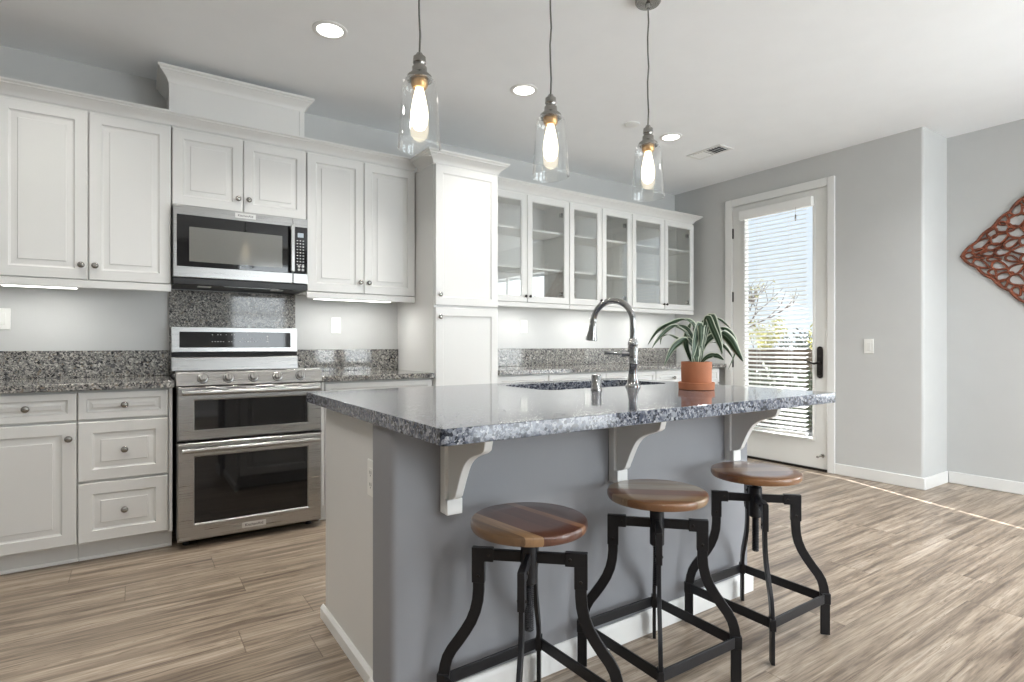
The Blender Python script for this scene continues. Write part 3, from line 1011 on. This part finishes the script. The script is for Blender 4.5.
xs = [.655, 1.19, 1.72, 2.25]
for a, b in zip(xs[:-1], xs[1:]):
    T = at(-ix, 0, 0) @ Matrix.Translation((a + b, 0, 0)) @ Matrix.Diagonal((-1, -1, 1, 1))
    pf = panel_front(a + G, b - G, .104, .85, -(2.266 - iy))
    pf.v = [tuple(T @ Vector(p)) for p in pf.v]
    dd = pf.build('door', 'white', I0, smooth=25)
    MB().lathe(KNOB, 16, at(b - .04 - ix, 2.266 - iy, .78) @ Matrix.Rotation(-PI / 2, 4, 'X')).build('knob', 'nickel', dd)
curve = [(.2339, .858), (.2339, .836), (.2272, .8143), (.2137, .8053), (.1956, .799), (.1756, .792), (.1550, .783), (.1394, .7734), (.1270, .763), (.1171, .7512), (.107, .735), (.098, .7181), (.090, .702), (.0825, .6852), (.0755, .672), (.0707, .6602), (.0600, .651), (.046, .6455)]
for cx in (.772, 1.446, 2.119):
    c = MB()
    c.box(-.025, .025, -.028, 0, .601, .858)
    cb = c.build('corbel', 'trim', I0, bevel=.0025, loc=(cx - ix, 0, 0))
    f = MB()
    f.box(-.025, .025, -.046, -.028, .601, .646)
    f.build('corbel_foot', 'trim', cb, bevel=.002)
    q = MB()
    poly = [(.027, .858)] + [(.027, .645)] + list(reversed(curve))
    q.prism(poly, lambda u, v, d: (d, -u, v), -.013, .013)
    q.build('brace', 'trim', cb, bevel=.002, smooth=40)
# outlet on the end panel
plate_thing('outlet', 'white outlet on the end panel of the island, seen edge-on', 'outlet', at(.6335, 1.738, .666) @ Matrix.Rotation(-PI / 2, 4, 'Z'), 'outlet')

# island countertop with the sink cut-out
SX0, SX1, SYa, SYb = 1.445, 2.225, 1.885, 2.250
def slab_with_hole(outer, inner, z0, z1):
    bm = bmesh.new()
    def ring(pts, z):
        vs = [bm.verts.new((x, y, z)) for x, y in pts]
        es = [bm.edges.new((vs[i], vs[(i + 1) % len(vs)])) for i in range(len(vs))]
        return vs, es
    ov, oe = ring(outer, z1)
    iv, ie = ring(inner, z1)
    bmesh.ops.triangle_fill(bm, use_beauty=True, use_dissolve=False, edges=oe + ie)
    fs = list(bm.faces)
    ex = bmesh.ops.extrude_face_region(bm, geom=fs)
    vs = [g for g in ex['geom'] if isinstance(g, bmesh.types.BMVert)]
    bmesh.ops.translate(bm, verts=vs, vec=(0, 0, z0 - z1))
    bmesh.ops.recalc_face_normals(bm, faces=bm.faces)
    me = bpy.data.meshes.new('island_countertop')
    bm.to_mesh(me)
    bm.free()
    return me
cx0, cy0 = (IX0 + IX1) / 2, (IY0 + IY1) / 2
outer = rrect(IX0 - cx0, IX1 - cx0, IY0 - cy0, IY1 - cy0, .012, 3)
inner = rrect(SX0 - cx0, SX1 - cx0, SYa - cy0, SYb - cy0, .07, 6)
me = slab_with_hole(outer, inner, -.040, 0.0)
ct = bpy.data.objects.new('island_countertop', me)
COL.objects.link(ct)
ct.location = (cx0, cy0, IT)
me.materials.append(M['granite_island'])
md = ct.modifiers.new('edge', 'BEVEL'); md.width = .005; md.segments = 3; md.limit_method = 'ANGLE'; md.angle_limit = math.radians(50)
tag(ct, 'polished blue-grey granite island top with overhang and sink cut-out', 'countertop')

# undermount double sink
sk = thing('sink', 'stainless undermount double-bowl sink set in the island top', 'sink', ((SX0 + SX1) / 2, (SYa + SYb) / 2, IT - .0405))
sw, sd = (SX1 - SX0) / 2, (SYb - SYa) / 2
def bowl(a, b):
    t = MB()
    o = rrect(a - .012, b + .012, -sd - .012, sd + .012, .07)
    i0 = rrect(a, b, -sd, sd, .07)
    i1 = rrect(a + .006, b - .006, -sd + .006, sd - .006, .065)
    i2 = rrect(a + .03, b - .03, -sd + .03, sd - .03, .05)
    t.loft([[(x, y, -.006) for x, y in o], [(x, y, -.0005) for x, y in o], [(x, y, -.0005) for x, y in i0], [(x, y, -.19) for x, y in i1], [(x, y, -.215) for x, y in i2]], cap0=False)
    bo = t.build('bowl', 'sink', sk, smooth=40)
    MB().lathe([(.045, -.2149), (.045, -.2125), (.03, -.2125), (.024, -.219)], 24, at((a + b) / 2, 0, 0)).build('drain', 'chrome', bo)
bowl(-sw + .012, -.02); bowl(.02, sw - .012)
MB().box(-.021, .021, -sd + .03, sd - .03, -.03, -.004).build('divider', 'sink', sk, bevel=.006)

# ================================================================ faucet
F = thing('faucet', 'tall chrome pull-down faucet with gooseneck spout', 'faucet', (1.895, 1.828, IT))
MB().lathe([(.034, 0), (.034, .008), (.029, .014), (.027, .022), (.0215, .050), (.0205, .060)], 28).build('base', 'chrome', F, smooth=50)
MB().lathe([(.0195, .055), (.0195, .10), (.0225, .104), (.0225, .110), (.0205, .114), (.022, .135), (.0235, .165), (.022, .188), (.0235, .192), (.0235, .204), (.019, .212), (.016, .224)], 28).build('body', 'chrome', F, smooth=50)
u = Vector((-.40, .916)).normalized()
arc = [(0, .215), (0, .30)]
Rg = .098
for k in range(1, 15):
    a = PI * k / 15 * 1.04
    arc.append((Rg - Rg * math.cos(a), .30 + Rg * math.sin(a)))
MB().tube([(u.x * d, u.y * d, z) for d, z in arc], .0145, 14).build('spout', 'chrome', F, smooth=60)
ends = arc[-1]
hdv = Vector((.12, -1)).normalized()
hp = [(ends[0] + hdv.x * s, ends[1] + hdv.y * s) for s in (-.004, .006, .012, .05, .082, .094, .098)]
MB().tube([(u.x * d, u.y * d, z) for d, z in hp], [.0165, .0175, .0165, .020, .026, .0285, .024], 18).build('spray_head', 'chrome', F, smooth=50)
lv = MB()
hdir = Vector((-.86, .50))
lv.tube([(hdir.x * s, hdir.y * s, .150 + .05 * s) for s in (.015, .035, .036, .055, .060, .085, .105, .125, .135)], [.013, .013, .016, .016, .0085, .0075, .0085, .0105, .007], 14)
lv.build('lever', 'chrome', F, smooth=50)
A = thing('air_gap_cap', 'short chrome cylinder cap beside the faucet on the island', 'air gap', (1.632, 1.785, IT))
MB().lathe([(.024, 0), (.024, .006), (.0215, .009), (.0215, .060), (.019, .066)], 24).build('cap', 'chrome', A, smooth=50)
MB().lathe([(.0235, .002), (.0245, .004), (.0235, .008)], 24).build('flange', 'chrome', A)

# ================================================================ potted plant
PL = thing('potted_plant', 'striped strap-leaved plant in a terracotta pot on the island', 'potted plant', (2.016, 1.572, IT))
MB().lathe([(.069, 0), (.074, .002), (.0755, .030), (.0735, .032), (.064, .031), (.064, .006)], 40, cap1=True).build('saucer', 'terracotta', PL, smooth=40)
MB().lathe([(.058, .008), (.0625, .034), (.064, .117), (.063, .120), (.0588, .120), (.057, .108)], 40, cap1=False).build('pot', 'terracotta', PL, smooth=40)
MB().lathe([(.0574, .102), (.0574, .107), (.02, .111)], 30).build('soil', 'soil', PL, smooth=40)
cr_, sr_ = math.cos(YAW), math.sin(YAW)
class Leaves(MB): pass
LV = []
def leaf(pts, w, depth0, depth1, droop=0.0):
    """pts in crop pixels (6.82 per photo pixel), turned into metres about the pot; depth runs from depth0 to depth1"""
    k = 2.44 / 562.76 / 6.82
    P = []
    n = len(pts)
    for i, (x, y) in enumerate(pts):
        t = i / (n - 1)
        dep = depth0 + (depth1 - depth0) * t
        rx = (x - 421) * k
        P.append(Vector((cr_ * rx + sr_ * dep, -sr_ * rx + cr_ * dep, (612 - y) * k)))
    # Catmull-Rom
    Q = []
    for i in range(n - 1):
        p0, p1, p2, p3 = P[max(i - 1, 0)], P[i], P[i + 1], P[min(i + 2, n - 1)]
        for s in range(6):
            t = s / 6
            Q.append(0.5 * ((2 * p1) + (p2 - p0) * t + (2 * p0 - 5 * p1 + 4 * p2 - p3) * t * t + (3 * p1 - p0 - 3 * p2 + p3) * t ** 3))
    Q.append(P[-1])
    LV.append((Q, w))
B = (421, 440)
leaf([B, (412, 250), (395, 170), (330, 142), (245, 165), (150, 215), (80, 308)], .017, 0, -.03)
leaf([B, (400, 300), (362, 215), (300, 187), (230, 195), (150, 262), (95, 332)], .016, .01, -.06)
leaf([B, (385, 260), (330, 200), (250, 180), (212, 230), (200, 308)], .009, .02, .06)
leaf([B, (400, 350), (352, 285), (290, 290), (225, 345), (168, 448)], .022, -.01, -.08)
leaf([(410, 440), (425, 260), (418, 180), (392, 230), (372, 320), (352, 420)], .023, -.02, -.075)
leaf([(425, 440), (436, 250), (430, 182), (424, 230), (412, 330)], .020, -.02, -.07)
leaf([(435, 440), (470, 220), (500, 122), (520, 190), (540, 280), (553, 372)], .023, -.01, -.07)
leaf([(440, 440), (455, 230), (472, 126), (500, 200), (535, 300), (548, 368)], .016, -.02, -.085)
leaf([B, (450, 260), (490, 160), (540, 130), (620, 132), (702, 195)], .011, .03, .08)
leaf([B, (460, 280), (545, 203), (630, 208), (695, 280), (715, 385)], .017, .0, .03)
leaf([B, (470, 300), (560, 235), (620, 270), (665, 345), (707, 422)], .024, -.01, -.05)
leaf([B, (450, 300), (520, 215), (590, 230), (640, 262)], .030, .02, .07)
leaf([B, (480, 320), (600, 225), (700, 250), (742, 345), (698, 482)], .008, .02, .10)
leaf([B, (440, 340), (500, 298), (585, 300), (640, 340), (680, 400)], .010, .01, .02)
leaf([(405, 440), (385, 380), (372, 300), (395, 210), (425, 150)], .016, .02, .08)
leaf([(430, 440), (445, 350), (470, 270), (510, 200), (548, 130), (560, 96)], .013, .03, .10)
leaf([(415, 440), (380, 330), (330, 270), (270, 240), (225, 260)], .013, .03, .12)
leaf([(425, 440), (430, 380), (438, 300), (452, 230), (470, 190)], .018, .0, .05)
leaf([(410, 440), (400, 400), (395, 350), (405, 300)], .02, -.03, -.05)
leaf([(430, 440), (470, 390), (520, 380), (560, 410)], .014, -.03, -.08)
def build_leaves(parent):
    vs, fs, uvs = [], [], []
    for Q, w in LV:
        n = len(Q)
        o = len(vs)
        for i, p in enumerate(Q):
            t = i / (n - 1)
            d = (Q[min(i + 1, n - 1)] - Q[max(i - 1, 0)]).normalized()
            side = d.cross(Vector((0, 0, 1)))
            if side.length < .25:
                side = Vector((cr_, -sr_, 0)) - d * d.dot(Vector((cr_, -sr_, 0)))
            view = Vector((cr_, -sr_, .0))
            side = (side.normalized() * .45 + (view - d * d.dot(view)) * .9)
            if i and side.dot(prev) < 0: side = -side
            side.normalize()
            prev = side
            up = side.cross(d)
            ww = w * .84 * (.35 + .65 * min(1, t * 2.2)) * (1 - max(0, (t - .62) / .38) ** 1.7) + .0006
            for q, lift in ((-1, .25), (0, 0), (1, .25)):
                vs.append(tuple(p + side * ww * q + up * ww * lift)); uvs.append((.5 + q / 2, t))
        for i in range(n - 1):
            for j in range(2):
                a = o + i * 3 + j
                fs.append((a, a + 1, a + 4, a + 3))
    me = bpy.data.meshes.new('foliage')
    me.from_pydata(vs, [], fs)
    ul = me.uv_layers.new(name='UVMap')
    for lp in me.loops:
        ul.data[lp.index].uv = uvs[lp.vertex_index]
    me.materials.append(M['leaf'])
    for p in me.polygons: p.use_smooth = True
    ob = bpy.data.objects.new('foliage', me)
    COL.objects.link(ob)
    ob.parent = parent
    md = ob.modifiers.new('blade', 'SOLIDIFY'); md.thickness = .0008
    return ob
build_leaves(PL)

# ================================================================ bar stools
ST = 'round-seated metal bar stools along the island'
WOODS = [
    seat_mat('red_brown_seat', [lin(112, 86, 62), lin(150, 118, 86), lin(92, 56, 40), lin(84, 49, 36), lin(126, 88, 62), lin(72, 44, 34)], [0, .17, .27, .44, .62, .69], math.radians(84)),
    seat_mat('grey_brown_seat', [lin(120, 84, 56), lin(142, 116, 88), lin(112, 70, 46), lin(150, 136, 116), lin(136, 116, 92), lin(116, 84, 60)], [0, .16, .33, .52, .70, .86], math.radians(40)),
    seat_mat('warm_brown_seat', [lin(128, 88, 54), lin(112, 70, 42), lin(142, 104, 68), lin(120, 78, 48), lin(134, 96, 62)], [0, .2, .42, .6, .8], math.radians(30)),
]
def make_stool(loc, rz, label, wood, seat_z):
    r = thing('bar_stool', label, 'bar stool', loc, rz, ST)
    R_ = .162
    s = MB().lathe([(R_ - .012, -.027), (R_ - .004, -.025), (R_, -.018), (R_, -.006), (R_ - .0015, -.002), (R_ - .005, 0), (R_ - .06, 0)], 56)
    s.build('seat', wood, r, smooth=40, loc=(0, 0, seat_z))
    MB().lathe([(.06, seat_z - .034), (.06, seat_z - .0275)], 24).build('seat_plate', 'blackmetal', r)
    scr = []
    z = .300
    while z < seat_z - .037:
        scr += [(.0105, z), (.0135, z + .003)]
        z += .006
    MB().lathe(scr, 14).build('screw_post', 'blackmetal', r, smooth=0)
    MB().lathe([(.020, .432), (.0235, .436), (.0235, .545), (.020, .549)], 20).build('hub', 'blackmetal', r, smooth=40)
    path2 = [(.143, .520), (.143, .46), (.143, .405), (.1455, .375), (.152, .345), (.164, .315), (.181, .286), (.200, .258), (.220, .231), (.233, .207), (.240, .183), (.2435, .160), (.2455, .135), (.246, .10), (.246, .004)]
    for k in range(4):
        a = PI / 4 + k * PI / 2
        T = Matrix.Rotation(a, 4, 'Z')
        lg = MB().strip([(x, 0, z) for x, z in path2], .032, .012, (0, 1, 0), T=T).build('leg', 'blackmetal', r, bevel=.0015, smooth=40)
        br = MB()
        br.box(.100, .1615, -.0095, .0095, .486, .524, T); br.box(.125, .1615, -.0095, .0095, .425, .488, T)
        b = br.build('corner_bracket', 'blackmetal', lg, bevel=.0015)
        for (bx_, bz_) in ((.114, .505), (.143, .445)):
            for sgn in (-1, 1):
                TT = T @ at(bx_, sgn * .0095, bz_) @ Matrix.Rotation(-sgn * PI / 2, 4, 'X')
                MB().lathe([(.0045, 0), (.0045, .002), (.002, .0035)], 10, TT).build('bolt', 'bronze', lg)
        MB().box(.0215, .102, -.007, .007, .490, .520, T).build('arm', 'blackmetal', r, bevel=.0015)
        MB().box(-.163, .163, -.178, -.170, .122, .156, Matrix.Rotation(k * PI / 2, 4, 'Z')).build('footrest_rail', 'blackmetal', r, bevel=.0015)
        MB().box(.2285, .2635, -.010, .010, .119, .159, T).build('rail_clamp', 'blackmetal', r, bevel=.002)
    return r
make_stool((.911, 1.270, 0), math.radians(2), 'bar stool with reddish-brown plank seat, closest to the left corner of the island', WOODS[0], .612)
make_stool((1.434, 1.275, 0), math.radians(-1), 'bar stool with grey-brown plank seat, middle of the three', WOODS[1], .612)
make_stool((1.985, 1.274, 0), math.radians(0), 'bar stool with shiny brown seat, nearest the glazed door', WOODS[2], .612)

# ================================================================ pendants
def make_pendant(x, y, zb, label):
    r = thing('pendant_light', label, 'pendant light', (x, y, zb), group='glass pendants over the island')
    top = H - zb
    MB().lathe([(.060, top), (.060, top - .014), (.054, top - .022), (.014, top - .026), (.010, top - .045)], 32).build('canopy', 'nickel', r, smooth=40)
    wob = [(0.002 * math.sin(i * 1.9), 0.002 * math.cos(i * 2.3), .335 + (top - .04 - .335) * i / 8) for i in range(9)]
    wob[0] = (0, 0, .335); wob[-1] = (0, 0, top - .04)
    MB().tube(wob, .0035, 8).build('cord', 'cord', r)
    MB().lathe([(.010, .340), (.014, .332), (.022, .326), (.0235, .305), (.020, .300), (.020, .293), (.026, .289), (.0265, .276), (.030, .268), (.043, .258), (.046, .250), (.046, .244), (.030, .244)], 28).build('socket_cap', 'nickel', r, smooth=35)
    MB().lathe([(.030, .243), (.030, .225), (.024, .215)], 24).build('socket_collar', 'brass', r, smooth=40)
    out = [(.036, .248), (.052, .243), (.060, .232), (.063, .215), (.0675, .14), (.0735, .05), (.0775, .006), (.0785, .004), (.0785, .001), (.0775, -.0005)]
    inn = [(.0735, -.0005), (.0730, .002), (.0738, .006), (.0705, .05), (.0645, .14), (.060, .215), (.057, .230), (.050, .2405), (.036, .2455)]
    MB().lathe(out + inn, 48, cap0=False, cap1=False).build('glass_shade', 'shade', r, smooth=60)
    MB().lathe([(.012, .222), (.016, .205), (.023, .175), (.030, .135), (.0315, .115), (.028, .088), (.018, .070), (.006, .064)], 24).build('bulb', 'bulb', r, smooth=60)
    return r
make_pendant(.846, 1.85, 1.792, 'glass pendant hanging in front of the range-side wall cabinets')
make_pendant(1.437, 1.85, 1.790, 'glass pendant hanging in front of the pantry and first glass doors, middle of the row')
make_pendant(2.030, 1.86, 1.794, 'glass pendant nearest the glazed door, with its round canopy in view')

# ================================================================ ceiling fittings
def downlight(label, x, y):
    r = thing('recessed_light', label, 'light', (x, y, H), group='recessed ceiling lights')
    MB().lathe([(.088, 0), (.088, -.004), (.080, -.0065), (.068, -.006), (.064, -.001)], 40).build('trim_ring', 'trim', r, smooth=40)
    MB().lathe([(.0645, -.0012), (.0645, -.003), (.04, -.0032)], 32).build('diffuser', 'down', r, smooth=0)
    l = area_light('downlight_glow', (0, 0, -.012), (0, 0, -1), .12, .12, 7.0, (1, .96, .90), 'DISK', math.radians(115))
    l.parent = r
downlight('lit recessed ceiling light above the aisle in front of the range', .85, 2.967)
downlight('lit recessed ceiling light behind the middle pendant', 2.089, 2.968)
downlight('lit recessed ceiling light near the air vent', 3.526, 2.992)
for x, y, p, c in ((-.40, 2.967, 7, (1, .96, .90)), (-.75, 1.45, 11, (1, .96, .90)), (-.3, -1.2, 16, (.98, .985, 1)), (1.1, -1.2, 16, (.98, .985, 1)),
                   (2.6, -1.1, 16, (.98, .985, 1)), (4.1, -.6, 16, (.98, .985, 1)), (3.9, .9, 14, (.98, .985, 1))):
    area_light('added_ceiling_fill', (x, y, H - .012), (0, 0, -1), .12, .12, p, c, 'DISK', math.radians(140))  # added fill lights without fittings, out of view, lifting ambient and left aisle
sd_ = MB().lathe([(.055, 0), (.055, -.007), (.050, -.010), (.02, -.011)], 32)
tag(sd_.build('ceiling_cover_plate', 'trim', smooth=40, loc=(3.08, 2.977, H)), 'small round white cover plate on the ceiling beside the third pendant cord', 'cover plate')
V = thing('ceiling_vent', 'white rectangular air vent in the ceiling near the door', 'vent', (4.07, 3.04, H))
fr = MB()
for (a, b, c, d) in ((-.09, .09, -.17, -.145), (-.09, .09, .145, .17), (-.09, -.065, -.145, .145), (.065, .09, -.145, .145), (-.065, .065, -.006, .006)):
    fr.box(a, b, c, d, -.008, 0)
fr.build('frame', 'trim', V, bevel=.002)
MB().box(-.065, .065, -.145, .145, -.002, -.0005).build('throat', 'vent', V, smooth=0)
sl = MB()
for k in range(11):
    yy = -.135 + .027 * k
    if abs(yy) < .01: continue
    T = at(0, yy, -.006) @ Matrix.Rotation(math.radians(42 if yy < 0 else -42), 4, 'X')
    sl.box(-.064, .064, -.008, .008, -.0006, .0006, T)
sl.build('louvers', 'trim', V, smooth=0)

# ================================================================ carved wall panel
def carved_panel():
    S = .60
    cy, cz = 1.70 - S, 1.783
    r = thing('carved_wall_panel', 'diamond-shaped carved brown openwork panel on the right wall', 'wall decoration', (XR - .004, cy, cz))
    P3 = lambda u, v, d: (-d, -u, v)       # u runs along the wall towards the camera's right
    def leafpts(cu, cv, L, W, ang, n=22):
        out = []
        for k in range(n):
            a = 2 * PI * k / n
            x = L / 2 * math.cos(a)
            y = W / 2 * math.sin(a) * (1 - .45 * math.cos(a))
            out.append((cu + x * math.cos(ang) - y * math.sin(ang), cv + x * math.sin(ang) + y * math.cos(ang)))
        return out
    D = math.radians
    # openings of one quarter, measured from the left tip (u to the right, v up)
    half = [(.064, 0, .062, .034, 0), (.118, .026, .075, .024, 14), (.135, .078, .115, .050, 33), (.175, .0, .07, .03, 180),
            (.205, .150, .062, .046, 60), (.212, .048, .085, .034, 8), (.245, .103, .10, .058, 24), (.275, .180, .105, .058, -22),
            (.265, .0, .08, .04, 0), (.270, .236, .062, .046, 80), (.318, .060, .09, .040, 30), (.345, .130, .115, .062, -38),
            (.350, .222, .115, .070, 35), (.345, .300, .075, .05, 62), (.375, .0, .10, .05, 180), (.415, .075, .11, .056, 24),
            (.425, .180, .10, .06, 70), (.430, .275, .11, .060, -25), (.420, .365, .07, .05, 60), (.465, .0, .07, .04, 0),
            (.500, .120, .11, .060, -40), (.505, .225, .11, .062, 40), (.500, .335, .10, .06, 15), (.500, .440, .07, .05, 70),
            (.535, .045, .08, .05, 60), (.565, .170, .07, .06, 90), (.565, .290, .08, .06, 90), (.560, .400, .08, .06, 80), (.575, .500, .06, .045, 80)]
    shapes = []
    for (u, v, L, W, a) in half:
        uu = -S + u
        for su in (1, -1):
            for sv in (1, -1):
                if v == 0 and sv < 0: continue
                pts = leafpts(uu, v, L * 1.04, W * 1.08, D(a))
                shapes.append([(p[0] * su, p[1] * sv) for p in pts])
    for (u, v, L, W, a) in [(0, 0, .07, .06, 0), (0, .078, .08, .05, 90), (0, -.078, .08, .05, -90), (0, .172, .09, .05, 90), (0, -.172, .09, .05, -90)]:
        shapes.append(leafpts(u, v, L, W, D(a)))
    # scalloped diamond edge
    edge = []
    corners = [(-S, 0), (0, S), (S, 0), (0, -S)]
    for k in range(4):
        (a0, b0), (a1, b1) = corners[k], corners[(k + 1) % 4]
        nx, ny = (b0 - b1), (a1 - a0)
        ln = math.hypot(nx, ny); nx, ny = nx / ln, ny / ln
        if nx * (a0 + a1) + ny * (b0 + b1) > 0: nx, ny = -nx, -ny
        for j in range(40):
            t = j / 40
            w = .012 * abs(math.sin(t * PI * 6)) - .004
            edge.append((a0 + (a1 - a0) * t - nx * w, b0 + (b1 - b0) * t - ny * w))
    rl = MB()
    for pts in shapes:
        n = len(pts)
        loops = []
        for i in range(n):
            (ua, va), (ub, vb) = pts[i - 1], pts[(i + 1) % n]
            dx, dy = ub - ua, vb - va
            ln = math.hypot(dx, dy) or 1
            nx, ny = dy / ln, -dx / ln
            u, v = pts[i]
            prof = [(-.004, .0), (-.0035, .010), (0, .0165), (.006, .017), (.0105, .010), (.011, 0)]
            loops.append([P3(u + nx * o, v + ny * o, h) for o, h in prof])
        rl.loft(loops, closed=True)
    rl.build('carved_ribs', 'carved', r, smooth=50)
    eb = MB()
    eb.tube([P3(u * .985, v * .985, .010) for u, v in edge], .0105, 8, closed=True)
    eb.build('scalloped_border', 'carved', r, smooth=60)
carved_panel()

# ================================================================ outdoors, seen through the door
struct(MB().box(XD + .15, 24, -8, 24, -.2, -.10).build('ground_outside', 'concrete', smooth=0), 'concrete patio outside the door', 'ground')
def leaf_cloud(mb, center, radii, n, size, rng):
    for _ in range(n):
        while True:
            p = Vector((rng.uniform(-1, 1), rng.uniform(-1, 1), rng.uniform(-1, 1)))
            if p.length <= 1: break
        q = Vector((center[0] + p.x * radii[0], center[1] + p.y * radii[1], center[2] + p.z * radii[2]))
        a = Vector((rng.gauss(0, 1), rng.gauss(0, 1), rng.gauss(0, 1))).normalized()
        b = a.orthogonal().normalized()
        s = size * rng.uniform(.6, 1.3)
        c = a.cross(b) * s * .28
        b = b * s
        mb.add([q - b, q + c * 1.0, q + b, q - c], [(0, 1, 2, 3)])
rg = random.Random(11)
FX = 7.9
fe = thing('garden_fence', 'weathered wooden garden fence beyond the door', 'fence', (FX, 4.9, -.10))
bd = MB()
for k in range(40):
    yy = -2.8 + k * .14
    bd.box(0, .02, yy, yy + .134, 0, 1.12 + .012 * math.sin(k * 2.1))
bd.build('boards', 'fence', fe, smooth=0)
rl = MB(); rl.box(.021, .06, -2.8, 2.8, .2, .29); rl.box(.021, .06, -2.8, 2.8, .85, .94)
rl.build('rails', 'fence', fe)
hb = MB()
for k in range(16):
    leaf_cloud(hb, (7.55, 2.6 + .3 * k, .30 + .1 * rg.random()), (.26, .3, .48), 260, .07, rg)
hbo = hb.build('low_hedge', 'hedge', smooth=0)
tag(hbo, 'dark low hedge outside the door', 'hedge', kind='stuff')
def bush(label, x, y, z0, h, w, mat, n, rngseed):
    r = thing('garden_shrub', label, 'shrub', (x, y, z0))
    q = random.Random(rngseed)
    st = MB()
    for k in range(7):
        a = q.uniform(0, 2 * PI)
        st.tube([(0, 0, 0), (.3 * w * math.cos(a), .3 * w * math.sin(a), h * .45), (.75 * w * math.cos(a), .75 * w * math.sin(a), h * q.uniform(.75, 1))], [.02, .014, .005], 5)
    st.build('stems', 'bark', r)
    lv = MB()
    for k in range(9):
        a = q.uniform(0, 2 * PI); d = q.uniform(0, .7) * w
        leaf_cloud(lv, (d * math.cos(a), d * math.sin(a), h * q.uniform(.45, .95)), (.35 * w, .35 * w, .18 * h), n, .055, q)
    lv.build('foliage', mat, r, smooth=0)
bush('yellow-green shrub over the fence, behind the blind', 10.6, 5.3, -.1, 1.62, .42, 'yellowgreen', 110, 1)
bush('yellow-green shrub beside the dark conifer outside', 11.6, 7.2, -.1, 1.62, .5, 'yellowgreen', 100, 2)
bush('dark leafy shrub low behind the fence outside', 12.6, 6.9, -.1, 1.5, .6, 'darkleaf', 110, 3)
def bare_tree(label, x, y, h, seed, mat, n):
    r = thing('garden_tree', label, 'tree', (x, y, -.1))
    q = random.Random(seed)
    br = MB(); tips = []
    def grow(p, d, L, rad, lev):
        pts = [p]
        for k in range(3):
            d = (d + Vector((q.gauss(0, .16), q.gauss(0, .16), q.gauss(.05, .08)))).normalized()
            p = p + d * L / 3
            pts.append(p)
        br.tube(pts, [rad, rad * .88, rad * .75, rad * .62], 5)
        if lev == 0:
            tips.append(p); return
        for k in range(3 if lev < 3 else 4):
            dd = (d + Vector((q.gauss(0, .55), q.gauss(0, .55), q.gauss(.12, .25)))).normalized()
            grow(pts[-1] if k else pts[2], dd, L * q.uniform(.6, .8), rad * .6, lev - 1)
    grow(Vector((0, 0, 0)), Vector((0, 0, 1)), h * .42, .05, 4)
    br.build('branches', 'bark', r)
    lv = MB()
    for t in tips:
        if q.random() < .6:
            leaf_cloud(lv, t, (.06, .06, .06), n, .04, q)
    lv.build('foliage', mat, r, smooth=0)
bare_tree('thin bare-branched tree outside, at the left of the door glass', 11.6, 8.3, 2.7, 5, 'yellowgreen', 3)
cf = thing('garden_conifer', 'slim dark conifer outside, at the right of the door glass', 'tree', (12.2, 5.95, -.1))
MB().tube([(0, 0, 0), (0, 0, 2.35)], [.05, .01], 7).build('trunk', 'bark', cf)
lv = MB()
for k in range(26):
    z = .5 + 1.85 * k / 26
    w = .42 * (1 - (z - .4) / 2.05) + .03
    for j in range(5):
        a = rg.uniform(0, 2 * PI)
        leaf_cloud(lv, (w * .6 * math.cos(a), w * .6 * math.sin(a), z - .03), (w * .5, w * .5, .05), 7, .06, rg)
lv.build('foliage', 'darkleaf', cf, smooth=0)
